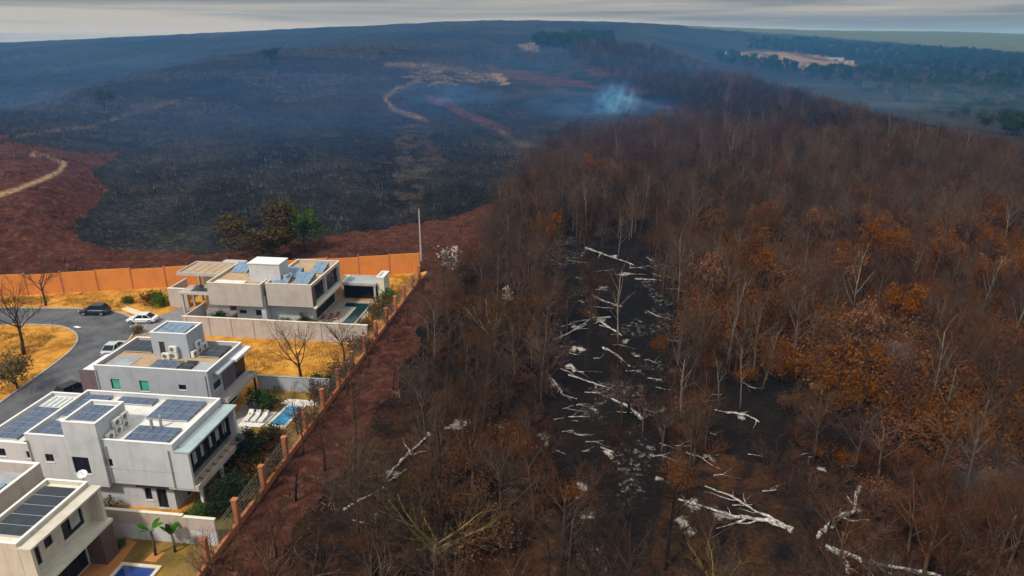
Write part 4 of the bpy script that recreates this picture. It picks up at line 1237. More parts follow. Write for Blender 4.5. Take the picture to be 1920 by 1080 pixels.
SHRUB = V_(h=2.6, trunk=.25, r=.06, n=[8, 6, 5, 3, 0], levels=3, solid=1, **{'from': [.15, .15, .1, .1, 0]}, ang=[50, 42, 44, 42, 40], len=[2.6, .5, .5, .5, .5], nseg=[2, 3, 2, 1, 1])
SHRUB['levels'] = 3
variant('brush_red', 2, dict(SHRUB, n=[9, 7, 7, 0]), ('bark_brown', 'twig_red'), 900, 1.5)
variant('brush_rust', 2, dict(SHRUB, n=[9, 7, 6, 0], leaf=3, leafp=.7, leafsize=.07, leafspread=.18), ('bark_brown', 'twig_red', 'leaf_rust'), 920, 1.3)
variant('brush_dark', 2, dict(SHRUB, n=[8, 7, 6, 0]), ('bark_black', 'twig_dark'), 940, 1.5)


def tree_thing(name, label, cat, meshes, loc, rot, sc, group=None, empty_parent=True):
    r = bpy.data.objects.new(name, None); COL.objects.link(r)
    r.location = loc; r.rotation_euler = (0, 0, rot); r.scale = (sc, sc, sc) if np.isscalar(sc) else sc
    tag(r, label, cat, group)
    for nm, me in (('trunk', meshes[0]), ('crown', meshes[1])):
        if len(me.vertices) == 0: continue
        o = bpy.data.objects.new(nm, me); COL.objects.link(o); o.parent = r
    return r


# ---- where the burnt wood stands
WOODP = [(560, 1080), (640, 960), (700, 880), (760, 760), (800, 680), (815, 600), (835, 540), (858, 470), (880, 425), (930, 385), (968, 345), (1000, 305), (1060, 285), (1140, 268), (1240, 245), (1330, 235),
         (1250, 205), (1180, 165), (1110, 130), (1060, 104), (1110, 94), (1180, 96), (1250, 108), (1400, 166), (1650, 246), (1920, 312), (2500, 440), (2500, 2500), (-100, 2500), (300, 1300)]
CLEAR = [(1050, 455), (1210, 455), (1245, 600), (1240, 800), (1215, 960), (1190, 1120), (1080, 1120), (1050, 930), (1030, 850), (1015, 760), (1045, 640), (1055, 540)]
CLEAR2 = [(1335, 715), (1500, 730), (1480, 870), (1320, 850)]
CLEAR3 = [(1230, 900), (1430, 860), (1640, 900), (1720, 1030), (1600, 1110), (1240, 1010)]
HOTR = [(1290, 490), (1500, 470), (1960, 440), (1960, 900), (1760, 880), (1640, 780), (1460, 700), (1290, 640)]

pts = []
cell = 3.1
gxs = np.arange(-40, 330, cell); gys = np.arange(28, 700, cell)
GX, GY = np.meshgrid(gxs, gys, indexing='ij')
GX = GX + rng.uniform(-.5, .5, GX.shape) * cell; GY = GY + rng.uniform(-.5, .5, GX.shape) * cell
GX = GX.ravel(); GY = GY.ravel(); GZ = height(GX, GY); GD = np.hypot(GX, GY)
gu, gv = W2L(GX, GY)
px, py = proj(GX, GY, GZ)
ok = (inpoly(px, py, WOODP) & (GD < 660) & (GD > 33) & (np.abs(np.arctan2(GX, GY)) < RAD(50)))
edge_u = 6.6 + (fbm(GX, GY, 10, 41) - .5) * 7
ok &= gu > edge_u
keep = rng.random(GX.shape)
dens = np.where(GD < 300, .74, .6)
c1 = inpoly(px, py, CLEAR) | inpoly(px, py, CLEAR2)
c3 = inpoly(px, py, CLEAR3)
dens = np.where(c1, .12, dens); dens = np.where(c3, .05, dens)
dens = np.where((px < 1000) & (py > 640), .74, dens)
dens *= np.clip(.55 + (fbm(GX, GY, 30, 81)) * .9, .3, 1.2)
sel = ok & (keep < dens)
tx, ty, tz, td, tpx, tpy = GX[sel], GY[sel], GZ[sel], GD[sel], px[sel], py[sel]
rustz = inpoly(tpx, tpy, HOTR); mixn = fbm(tx, ty, 22, 91)
kinds = []
for i in range(len(tx)):
    q = rng.random()
    if td[i] > 290: k = 'bare_dark' if q < .86 else 'bare_grey'
    elif rustz[i] and mixn[i] > .42: k = 'rust' if q < .24 else 'brown' if q < .36 else 'bare_red' if q < .62 else 'bare_grey' if q < .82 else 'pale' if q < .9 else 'slim'
    elif td[i] < 120: k = 'bare_red' if q < .34 else 'bare_grey' if q < .62 else 'brown' if q < .66 else 'slim' if q < .78 else 'bare_dark' if q < .9 else 'pale' if q < .98 else 'rust'
    else: k = 'bare_red' if q < .34 else 'bare_grey' if q < .72 else 'brown' if q < .76 else 'rust' if q < .78 else 'pale' if q < .84 else 'bare_dark'
    kinds.append(k)
kinds = np.array(kinds)
_in = inpoly(tpx, tpy, CLEAR) | inpoly(tpx, tpy, CLEAR2) | inpoly(tpx, tpy, CLEAR3) | ((tpx < 1290) & (td < 130))
kinds = np.where(_in & ((kinds == 'rust') | (kinds == 'brown')), np.where(rng.random(len(kinds)) < .5, 'slim', 'bare_grey'), kinds)
scl = rng.uniform(.6, 1.15, len(tx)) * np.where((tpx < 1000) & (td < 110), .95, 1.0)
sch = rng.uniform(.85, 1.4, len(tx))
rot = rng.uniform(0, 6.283, len(tx))
var = rng.integers(0, 2, len(tx))

infr = (tpx > -40) & (tpx < 1960) & (tpy < 1150)
order = np.argsort(np.where(infr, td / scl, 1e6))
solo = order[:285]
LAB = {
    'bare_red': ('bare reddish twiggy tree standing in the burnt wood', 'bare reddish trees of the burnt wood'),
    'bare_grey': ('bare grey-brown twiggy tree standing in the burnt wood', 'bare grey-brown trees of the burnt wood'),
    'bare_dark': ('charred dark tree with blackish twigs in the burnt wood', 'charred dark trees of the burnt wood'),
    'rust': ('scorched tree still holding rust orange dead leaves in the wood', 'scorched rust-leaved trees'),
    'brown': ('scorched tree holding sparse dull brown leaves in the wood', 'scorched brown-leaved trees'),
    'pale': ('tall bare tree with pale grey trunk in the burnt wood', 'pale-trunked bare trees'),
    'slim': ('slim charred black pole tree with short side twigs', 'slim charred pole trees'),
}
NAME = {'bare_red': 'bare_tree', 'bare_grey': 'bare_tree', 'bare_dark': 'charred_tree', 'rust': 'scorched_tree', 'brown': 'scorched_tree', 'pale': 'bare_tree', 'slim': 'charred_tree'}
for i in solo:
    k = kinds[i]; ms = VARS[k][var[i] % len(VARS[k])]
    tree_thing(NAME[k], LAB[k][0], 'tree', ms, (tx[i], ty[i], tz[i]), rot[i], (scl[i], scl[i], scl[i] * sch[i]), LAB[k][1])


# ---- the rest of the wood and the brush: one object each, spread by a node tree
def scatter(name, protos, P, idx, rotz, sc, kind='stuff', tilt=None):
    pc = bpy.data.collections.new(name + '_kinds')
    for n_, me in enumerate(protos):
        pc.objects.link(bpy.data.objects.new('%s_kind_%02d' % (name, n_), me))
    me = bpy.data.meshes.new(name)
    me.vertices.add(len(P)); me.vertices.foreach_set('co', np.asarray(P, np.float32).ravel())
    a = me.attributes.new('pick', 'INT', 'POINT'); a.data.foreach_set('value', np.asarray(idx, np.int32))
    a = me.attributes.new('turn', 'FLOAT_VECTOR', 'POINT')
    R = np.zeros((len(P), 3), np.float32); R[:, 2] = rotz
    if tilt is not None: R[:, 0] = tilt
    a.data.foreach_set('vector', R.ravel())
    sc = np.asarray(sc, np.float32)
    if sc.ndim == 1: sc = np.repeat(sc[:, None], 3, 1)
    a = me.attributes.new('size', 'FLOAT_VECTOR', 'POINT'); a.data.foreach_set('vector', sc.ravel())
    me.update()
    o = bpy.data.objects.new(name, me); COL.objects.link(o); tag(o, kind=kind)
    g = bpy.data.node_groups.new(name + '_spread', 'GeometryNodeTree')
    g.interface.new_socket('Geometry', in_out='INPUT', socket_type='NodeSocketGeometry')
    g.interface.new_socket('Geometry', in_out='OUTPUT', socket_type='NodeSocketGeometry')
    n = g.nodes.new; l = g.links.new
    gi = n('NodeGroupInput'); go = n('NodeGroupOutput'); mp_ = n('GeometryNodeMeshToPoints'); io = n('GeometryNodeInstanceOnPoints'); ci = n('GeometryNodeCollectionInfo')
    ci.inputs['Collection'].default_value = pc; ci.inputs['Separate Children'].default_value = True; ci.inputs['Reset Children'].default_value = True
    def na(nm, ty):
        q = n('GeometryNodeInputNamedAttribute'); q.data_type = ty; q.inputs['Name'].default_value = nm; return q.outputs['Attribute']
    l(gi.outputs[0], mp_.inputs['Mesh']); l(mp_.outputs['Points'], io.inputs['Points']); l(ci.outputs[0], io.inputs['Instance'])
    io.inputs['Pick Instance'].default_value = True
    l(na('pick', 'INT'), io.inputs['Instance Index'])
    er = n('FunctionNodeEulerToRotation'); l(na('turn', 'FLOAT_VECTOR'), er.inputs[0]); l(er.outputs[0], io.inputs['Rotation'])
    l(na('size', 'FLOAT_VECTOR'), io.inputs['Scale'])
    l(io.outputs['Instances'], go.inputs[0])
    md = o.modifiers.new('spread', 'NODES'); md.node_group = g
    return o


KL = ['bare_red', 'bare_grey', 'bare_dark', 'rust', 'brown', 'pale', 'slim']
protos = []; off = {}
for k in KL:
    off[k] = len(protos); protos += [v[2] for v in VARS[k]]
rest = np.setdiff1d(np.arange(len(tx)), solo)
pick = np.array([off[kinds[i]] + rng.integers(0, len(VARS[kinds[i]])) for i in rest])
scatter('burnt_wood', protos, np.stack([tx[rest], ty[rest], tz[rest]], -1), pick, rot[rest], np.stack([scl[rest], scl[rest], scl[rest] * sch[rest]], -1))
print('trees', len(tx), 'solo', len(solo))

# brush under the trees
cell = 1.7
GX, GY = np.meshgrid(np.arange(-40, 260, cell), np.arange(28, 330, cell), indexing='ij')
GX = (GX + rng.uniform(-.5, .5, GX.shape) * cell).ravel(); GY = (GY + rng.uniform(-.5, .5, GY.shape) * cell).ravel()
GZ = height(GX, GY); GD = np.hypot(GX, GY); px, py = proj(GX, GY, GZ); gu, gv = W2L(GX, GY)
ok = inpoly(px, py, WOODP) & (GD < 330) & (np.abs(np.arctan2(GX, GY)) < RAD(50)) & (gu > 7.0 + (fbm(GX, GY, 10, 41) - .5) * 5)
dn = fbm(GX, GY, 13, 101)
d_ = np.clip((dn - .34) * 4, 0, 1) * .62
d_ = np.where(inpoly(px, py, CLEAR) | inpoly(px, py, CLEAR2), d_ * .1, d_); d_ = np.where(inpoly(px, py, CLEAR3), d_ * .55, d_)
d_ = np.where(inpoly(px, py, HOTR), np.maximum(d_, .8), d_)
sel = ok & (rng.random(GX.shape) < d_)
bx_, by_, bz_ = GX[sel], GY[sel], GZ[sel]
hot = inpoly(px[sel], py[sel], HOTR); q = rng.random(sel.sum())
bi = np.where(hot & (q < .78), 2, np.where(q < .62, 0, np.where(q < .72, 2, 4))) + rng.integers(0, 2, sel.sum())
bprot = [v[2] for k in ('brush_red', 'brush_rust', 'brush_dark') for v in VARS[k]]
scatter('undergrowth', bprot, np.stack([bx_, by_, bz_], -1), bi, rng.uniform(0, 6.28, len(bx_)), rng.uniform(.6, 1.25, len(bx_)) * np.where(hot, 1.5, 1) * np.where(np.hypot(bx_, by_) < 110, rng.uniform(.9, 1.7, len(bx_)), 1))
print('brush', len(bx_))


# charred stubble on the slope
def tuft(seed, m, n=9, h=.8, sp=.5):
    r = np.random.default_rng(seed); mb = MB()
    for i in range(n):
        x, y = r.normal(size=2) * sp; a = r.uniform(0, 6.28); w = .05; hh = h * r.uniform(.5, 1.3); lx, ly = r.normal(size=2) * .25
        mb.poly([(x - w * math.cos(a), y - w * math.sin(a), -.1), (x + w * math.cos(a), y + w * math.sin(a), -.1), (x + lx, y + ly, hh)])
    me = bpy.data.meshes.new('tuft'); me.from_pydata(mb.v, [], mb.f); me.materials.append(M[m]); me.update(); return me
nS = 52000
rr = np.sqrt(rng.random(nS)) * 470 + 130; aa = rng.uniform(RAD(-43), RAD(6), nS)
SX = rr * np.sin(aa); SY = rr * np.cos(aa); SZ = height(SX, SY); px, py = proj(SX, SY, SZ)
j1 = (fbm(SX, SY, 9, 11) - .5) * 20
sp_ = [(-200, 215), (20, 262), (60, 276), (225, 288), (172, 325), (205, 355), (190, 380), (146, 420), (155, 444), (220, 462), (340, 470), (480, 458), (620, 436), (760, 416), (860, 400), (960, 360), (1000, 320), (1000, 240), (900, 110), (720, 90), (480, 100), (240, 145), (0, 210)]
pale = fbm(SX, SY, 45, 111)
ok = inpoly(px + j1, py, sp_)
SX, SY, SZ, pale = SX[ok], SY[ok], SZ[ok], pale[ok]
pk = np.where(rng.random(len(SX)) < np.clip((pale - .47) * 3.2, .0, .45), 2, 0) + rng.integers(0, 2, len(SX))
scatter('charred_stubble', [tuft(1, 'stubble'), tuft(2, 'stubble', 12), tuft(3, 'stubble_pale', 7), tuft(4, 'stubble_pale', 9)], np.stack([SX, SY, SZ], -1), pk, rng.uniform(0, 6.28, len(SX)), rng.uniform(.6, 1.8, len(SX)))

r_ = np.random.default_rng(15)
M['grass_gold'] = bark('golden_dry_grass', (.60, .34, .07), (.32, .17, .045), .3)
M['grass_tan'] = bark('tan_dry_grass', (.42, .27, .11), (.2, .13, .06), .3)
gu_ = r_.uniform(-75, -.8, 60000); gv_ = r_.uniform(8, 70, 60000)
bwl = gv_ - (71.4 + (gu_ + 4.3) * (71.4 - 51.2) / 65.3)
gk = ((gu_ > -28) & (gv_ > 26.3) & (gv_ < 39.8)) | ((gu_ < -48 + (38 - gv_) * .22) & (gv_ < 37.6)) | ((gu_ < -38.5) & (gv_ > 48.8) & (bwl < -1)) | ((gu_ > -27) & (gv_ > 58.5) & (bwl < -1))
gk &= r_.random(60000) < np.clip((fbm(gu_, gv_, 7, 301) - .3) * 2, .05, 1)
gu_, gv_ = gu_[gk], gv_[gk]; gx_, gy_ = L2W(gu_, gv_)
def low_tuft(sd_, m): return tuft(sd_, m, 10, .22, .22)
scatter('dry_grass', [low_tuft(11, 'grass_gold'), low_tuft(12, 'grass_gold'), low_tuft(13, 'grass_tan')], np.stack([gx_, gy_, gx_ * 0], -1), r_.integers(0, 3, len(gx_)), r_.uniform(0, 6.28, len(gx_)), r_.uniform(.6, 1.5, len(gx_)))
# dry weeds on the red earth
wx = r_.uniform(-150, 20, 40000); wy = r_.uniform(36, 260, 40000); wz = height(wx, wy); wu, wv = W2L(wx, wy)
wb = wv - (71.4 + (wu + 4.3) * (71.4 - 51.2) / 65.3)
pxw, pyw = proj(wx, wy, wz)
wk = (((wu > .8) & (wu < 8)) | ((wb > 1) & ~inpoly(pxw, pyw, sp_))) & (pxw > -60) & (pxw < 1000)
wk &= r_.random(40000) < np.clip((fbm(wx, wy, 9, 311) - .42) * 3, .03, 1)
scatter('dry_weeds', [low_tuft(21, 'leaf_brown'), tuft(22, 'twig_red', 12, .5, .3), tuft(23, 'stubble_pale', 8, .35, .3)], np.stack([wx[wk], wy[wk], wz[wk]], -1), r_.integers(0, 3, wk.sum()), r_.uniform(0, 6.28, wk.sum()), r_.uniform(.7, 1.8, wk.sum()))

# ---- far woods: dense crowns seen small
EVER = V_(h=11, trunk=.7, r=.25, levels=3, solid=2, n=[10, 6, 5, 0], leaf=7, leafp=1, leafspread=.6, leafsize=.5)
variant('ever', 3, EVER, ('bark_black', 'twig_dark', 'leaf_dkgreen'), 1100)
def far_wood(name, poly, n, D0, D1, az0, az1, sc0, sc1, pr):
    r = np.random.default_rng(len(name) + n)
    D = np.sqrt(r.uniform(D0**2, D1**2, n)); a = np.radians(r.uniform(az0, az1, n))
    X = D * np.sin(a); Y = D * np.cos(a); Z = height(X, Y); px, py = proj(X, Y, Z)
    k = inpoly(px, py + (fbm(X, Y, 60, 3) - .5) * 8, poly) & (r.random(n) < np.clip((fbm(X, Y * .6, 130, 44) - .36) * 5, .12, 1))
    X, Y, Z = X[k], Y[k], Z[k]
    return scatter(name, pr, np.stack([X, Y, Z], -1), r.integers(0, len(pr), len(X)), r.uniform(0, 6.28, len(X)), r.uniform(sc0, sc1, len(X)))
ev = [v[2] for v in VARS['ever']]; bd = [v[2] for v in VARS['bare_dark']] + [v[2] for v in VARS['bare_grey']]
far_wood('valley_wood', [(1400, 74), (1500, 78), (1700, 90), (1930, 106), (2100, 112), (2100, 300), (1920, 268), (1760, 215), (1560, 160), (1400, 128), (1340, 112), (1380, 104), (1430, 112), (1480, 124), (1540, 134), (1610, 134), (1640, 122), (1590, 108), (1470, 98), (1400, 94)],
         30000, 440, 2400, 8, 44, .4, 1.15, ev[:2] + bd)
far_wood('plantation_wood', [(1002, 90), (1000, 80), (1060, 70), (1150, 72), (1150, 92), (1080, 98)], 1500, 700, 1500, 1, 12, .4, 1.3, ev)
far_wood('hilltop_scrub', [(870, 118), (900, 100), (1000, 104), (1080, 118), (1060, 128), (960, 122)], 2500, 500, 1000, -5, 8, .4, .8, bd)

def far_scrub():
    r = np.random.default_rng(5); n = 26000
    D = np.sqrt(r.uniform(620**2, 2100**2, n)); a = np.radians(r.uniform(-42, 9, n))
    X = D * np.sin(a); Y = D * np.cos(a); Z = height(X, Y)
    f = fbm(X, Y * .5, 240, 201)
    k = (np.clip((f - .5) * 6, 0, 1) * .55 + .03) > r.random(n)
    X, Y, Z = X[k], Y[k], Z[k]
    scatter('distant_scrub', bd + ev, np.stack([X, Y, Z], -1), r.integers(0, len(bd), len(X)), r.uniform(0, 6.28, len(X)), np.stack([r.uniform(.5, 1.0, len(X))] * 2 + [r.uniform(.22, .5, len(X))], -1))
far_scrub()

# lone trees on the skyline of the burnt slope, and others that can be told apart
def lone(name, label, cat, var_, upx, vpx, sc, rot_=0, group=None):
    x, y, z = hit(upx, vpx)
    return tree_thing(name, label, cat, var_, (x, y, z), rot_, sc, group)
EVD = V_(h=10, trunk=.6, r=.3, levels=3, solid=2, n=[12, 7, 6, 0], leaf=3, leafp=.8, leafspread=.45, leafsize=.24, ang=[60, 46, 44, 42, 40], len=[.75, .5, .5, .5, .5])
variant('dusk', 1, EVD, ('bark_black', 'twig_dark', 'leaf_dkgreen'), 1200)
lone('broad_tree', 'big dark round tree on the skyline of the burnt slope', 'tree', VARS['dusk'][0], 510, 120, (1.5, 1.5, 1.1))
lone('broad_tree', 'dark bushy tree on the left shoulder of the burnt slope', 'tree', VARS['dusk'][0], 196, 207, .95, 2)
lone('broad_tree', 'small dark tree at the top of the slope above the red track', 'tree', VARS['dusk'][0], 720, 113, .75, 4)
BRN = V_(h=12, trunk=.45, r=.32, levels=4, solid=2, n=[11, 7, 6, 4, 0], leaf=1, leafp=.55, leafspread=.3, leafsize=.2, ang=[62, 46, 44, 42, 40], len=[1.35, .5, .5, .5, .5])
BRN.update(leaf=4, leafp=1, leafsize=.22)
variant('brn', 1, BRN, ('bark_brown', 'twig_olive', 'leaf_drab'), 1300)
GRN = V_(h=11, trunk=.5, r=.25, levels=3, solid=2, n=[10, 7, 6, 0], leaf=8, leafp=1, leafspread=.42, leafsize=.26, ang=[44, 44, 44, 42, 40], len=[.85, .5, .5, .5, .5])
variant('grn', 2, GRN, ('bark_brown', 'twig_olive', 'leaf_green'), 1400)
variant('dkg', 2, dict(GRN, leaf=6), ('bark_brown', 'twig_olive', 'leaf_dkgreen'), 1450)
lone('broad_tree', 'broad brownish round tree behind the roof of the far concrete house', 'tree', VARS['brn'][0], 492, 476, (1.42, 1.42, .98))
lone('green_tree', 'slender green leafy tree beside the broad brownish one', 'tree', VARS['grn'][0], 572, 474, (.8, .8, .92))

# estate trees
def lot_tree(name, label, cat, var_, u, v, sc, rot_=0, group=None, z=0):
    x, y = L2W(u, v)
    return tree_thing(name, label, cat, var_, (x, y, z), rot_, sc, group)
LAWNT = V_(h=10, trunk=.42, r=.2, n=[8, 6, 6, 4, 0], **{'from': [.55, .2, .15, .1, 0]}, ang=[38, 40, 42, 42, 40], len=[1.15, .52, .5, .5, .5])
variant('lawnt', 3, LAWNT, ('bark_brown', 'twig_grey'), 1500)
lot_tree('bare_tree', 'tall bare dark trunked tree on the round yellow lawn', 'tree', VARS['lawnt'][0], -47.6, 31, 1.45)
lot_tree('bare_tree', 'bare tree on the yellow verge before the orange wall', 'tree', VARS['lawnt'][1], -58.6, 48.4, 1.1, 1)
lot_tree('bare_tree', 'bare tree leaning at the left edge of the round yellow lawn', 'tree', VARS['lawnt'][2], -52.5, 29.5, 1.2, 2)
lot_tree('bare_tree', 'small thin bare tree beside the round lawn kerb near the olive bush', 'tree', VARS['lawnt'][1], -51, 22.5, .6, 3)
lot_tree('bare_tree', 'bare spreading tree in the yellow vacant lot', 'tree', VARS['lawnt'][0], -4.9, 26.6, 1.25, 4)
lot_tree('bare_tree', 'smaller bare tree at the fence end of the yellow vacant lot', 'tree', VARS['lawnt'][2], -2.2, 34.5, .85, 5)
lot_tree('sapling', 'tiny bare sapling with a mulch ring on the round lawn', 'sapling', VARS['slim'][0], -48.8, 38.2, .24, 5)
variant('oliv', 1, V_(h=7, trunk=.3, r=.2, levels=3, solid=2, n=[11, 7, 6, 0], leaf=4, leafp=.8, leafspread=.4, leafsize=.17, ang=[52, 46, 44, 42, 40], len=[1.7, .5, .5, .5, .5]), ('bark_brown', 'twig_olive', 'leaf_olive'), 1600)
lot_tree('bushy_tree', 'olive brown bushy tree at the street edge beside the white house', 'tree', VARS['oliv'][0], -40.4, 21.8, .95)
variant('bush', 2, dict(SHRUB, n=[9, 7, 6, 0], leaf=6, leafp=1, leafsize=.13, leafspread=.22), ('bark_brown', 'twig_olive', 'leaf_green'), 1700)
variant('bushd', 2, dict(SHRUB, n=[9, 7, 6, 0], leaf=6, leafp=1, leafsize=.13, leafspread=.22), ('bark_brown', 'twig_olive', 'leaf_dkgreen'), 1720)
variant('busho', 2, dict(SHRUB, n=[9, 7, 6, 0], leaf=4, leafp=.9, leafsize=.12, leafspread=.2), ('bark_brown', 'twig_olive', 'leaf_olive'), 1740)
variant('bushb', 1, dict(SHRUB, n=[9, 7, 6, 0], leaf=3, leafp=.8, leafsize=.12, leafspread=.2), ('bark_brown', 'twig_red', 'leaf_brown'), 1760)
bushes = [
    ('green_shrub', 'bright green rounded shrub beside the white house balcony', 'bush', -3.0, 4.9, 1.0), ('dark_shrub', 'tall dark green shrub at the corner of the white house', 'bushd', -3.6, 8.2, 1.1),
    ('dark_shrub', 'dark green shrub below the balcony end nearest the pale path', 'bushd', -3.2, 11.2, .8), ('green_shrub', 'small yellow-green shrub at the foot of the orange fence near the wall', 'bush', -4.6, 1.6, .6),
    ('brown_shrub', 'brown withered shrub between the white house and fence', 'bushb', -1.7, 7.0, 1.3), ('brown_shrub', 'brown withered shrub by the fence opposite the pale path', 'bushb', -1.5, 11.6, 1.2),
    ('dark_shrub', 'dark shrub under the balcony by the stained garden wall', 'bushd', -2.6, 2.0, .75), ('olive_shrub', 'olive shrub in the strip before the white house front door', 'busho', -12.6, .2, .9),
    ('olive_shrub', 'straggly olive shrub against the blank white house front', 'busho', -14.0, .4, .8), ('olive_shrub', 'olive shrub growing beside the sky blue pool near the path', 'busho', -3.4, 14.6, .95),
    ('dark_shrub', 'dark pointed shrub on the lawn behind the white loungers', 'bushd', -7.7, 20.9, 1.1), ('dark_shrub', 'dark shrub along the low blue-grey garden wall', 'bushd', -2.4, 26.9, 1.0),
    ('dark_shrub', 'low dark green hedge shrub at the far house carport', 'bushd', -26.0, 45.4, .8), ('green_shrub', 'leafy green shrub under the far house upper storey', 'bush', -15.4, 44.3, .7),
    ('dark_shrub', 'dark green shrub under the far house corner', 'bushd', -12.6, 44.6, .95), ('green_shrub', 'narrow upright green shrub by the entrance wall', 'bush', -39.4, 51.2, 1.0),
    ('green_shrub', 'small green shrub on the verge near the white hatchback', 'bush', -45.6, 50.9, .6), ('brown_shrub', 'thin brown shrub on the yellow verge between two green shrubs', 'bushb', -42.6, 51.4, 1.0),
    ('olive_shrub', 'olive shrub behind the dark teal pool by the fence', 'busho', -2.8, 50.5, 1.1), ('green_shrub', 'green shrub beside the pavilion chimney', 'bush', -2.2, 56.6, 1.0),
    ('brown_shrub', 'rusty brown shrub between the teal pool and fence', 'bushb', -2.0, 53.2, 1.2), ('olive_shrub', 'olive shrub near the end of the long pale garden wall', 'busho', -2.6, 45.6, 1.0),
    ('dark_shrub', 'dark green shrub on the lawn beside the stone pier', 'bush', -8.9, -2.9, .35), ('olive_shrub', 'yellow-olive shrub beside the mauve garage', 'busho', -29.6, 17.0, .6),
    ('olive_shrub', 'olive shrub in the garden right behind the bright green shrub', 'busho', -2.6, 6.6, .95), ('brown_shrub', 'reddish dry shrub in the garden middle below the balcony', 'bushb', -3.4, 6.6, .8),
    ('green_shrub', 'light green shrub tucked at the garden end next to the pale path', 'bush', -2.0, 9.6, .8), ('olive_shrub', 'olive shrub against the fence base below the second pillar', 'busho', -1.0, 4.2, .8),
    ('brown_shrub', 'dry brown shrub on the fence opposite the sky blue pool', 'bushb', -.9, 18.0, 1.0), ('brown_shrub', 'dry brown shrub on the fence by the low blue-grey wall', 'bushb', -.9, 23.6, 1.1),
    ('brown_shrub', 'dry tangled shrub at the fence end of the long pale wall', 'bushb', -1.2, 38.4, 1.2), ('brown_shrub', 'dry tangled shrub on the vacant lot fence line', 'bushb', -1.4, 30.5, 1.1),
    ('olive_shrub', 'olive shrub at the street corner of the far driveway', 'busho', -36.4, 40.0, .6)]
for i, (nm, lb, vr, u, v, sc) in enumerate(bushes):
    lot_tree(nm, lb, 'shrub', VARS[vr][i % len(VARS[vr])], u, v, sc, i * 1.3)
for i, (u, v, sc, lb) in enumerate(((-3.2, 9.8, .42, 'short leafy garden tree behind the bright green shrub'), (-2.0, 3.2, .38, 'short dark garden tree inside the fence near the wall'))):
    lot_tree('garden_tree', lb, 'tree', VARS['dkg'][i], u, v, sc, i)

# trees hugging the fence and the dirt track
for i, (u, v, k, sc, lb) in enumerate(((1.2, 12.5, 'bare_grey', .7, 'bare tree rooted right beside the fence across from the white house'), (3.6, 5.0, 'bare_dark', .72, 'charred tree leaning over the red dirt track near the palms'),
        (-1.0, 16.2, 'bare_grey', .62, 'bare twiggy tree overhanging the sky blue pool corner'), (-.8, 20.6, 'bare_grey', .55, 'bare twiggy tree overhanging the far end of the sky blue pool'),
        (1.4, 25.5, 'bare_grey', .7, 'bare tree growing against the fence beside the low blue-grey wall'), (1.6, 33.0, 'bare_red', .72, 'bare reddish tree growing against the fence beside the vacant lot'),
        (1.8, 41.5, 'bare_grey', .66, 'bare tree growing against the fence at the long pale wall end'), (4.6, 10.0, 'bare_red', .9, 'bare reddish tree over the track across from the white house garden'),
        (4.2, 20.5, 'bare_grey', .95, 'bare grey-brown tree over the track across from the sky blue pool'), (3.2, -8.0, 'bare_red', .9, 'bare reddish tree at the bottom edge over the red track'),
        (6.0, 15.5, 'bare_red', .8, 'bare reddish tree standing in the middle of the red dirt track'), (5.2, -2.5, 'bare_dark', .8, 'dark bare tree at the bottom of the red dirt track'),
        (8.2, 40, 'bare_grey', 1.0, 'tall bare tree at the bend of the red dirt track by the long wall'), (6.8, 27, 'bare_dark', .7, 'small charred tree on the track edge across from the vacant lot'),
        (4.8, 66, 'bare_red', .9, 'bare reddish tree at the end of the orange boundary wall'), (2.2, 61, 'brown', .55, 'low brown tree by the fence behind the pavilion'), (3.0, 48, 'bare_red', .45, 'low bare tree against the fence by the teal pool'))):
    x, y = L2W(u, v)
    tree_thing('bare_tree', lb, 'tree', VARS[k][0], (x, y, float(height(x, y))), i * 2.1, sc)

# big olive-limbed spreading trees
x, y, z = hit(815, 1062); tree_thing('spreading_tree', 'big spreading tree with olive lichened limbs above the fallen ash trunk', 'tree', VARS['spread'][0], (x, y, z), 1.0, 1.0)
x, y, z = hit(930, 655); tree_thing('spreading_tree', 'spreading olive-limbed tree beside the dirt track at the white log clearing', 'tree', VARS['spread'][1], (x, y, z), .4, 1.0)
x, y, z = hit(1330, 1120); tree_thing('spreading_tree', 'olive-limbed tree at the bottom edge below the forked white trunk', 'tree', VARS['spread'][1], (x, y, z), 3.5, .62)

# silver-leaved trees
variant('silv', 1, V_(h=8, trunk=.8, r=.1, levels=2, solid=2, n=[9, 4, 0], leaf=6, leafp=1, leafspread=.45, leafsize=.3, ang=[50, 45, 40], len=[.3, .5, .5], **{'from': [.6, .4, 0]}), ('bark_pale', 'twig_grey', 'leaf_silver'), 1800)
lone('silver_leaf_tree', 'silvery white leaved tree near the utility pole', 'tree', VARS['silv'][0], 852, 535, 1.0)
lone('silver_leaf_tree', 'thin silvery leaved tree above the spreading tree at the clearing', 'tree', VARS['silv'][0], 942, 590, .6, 2)
lone('silver_leaf_tree', 'pale leaved tree among bare trees right of the white log clearing', 'tree', VARS['silv'][0], 1437, 560, .8, 3)

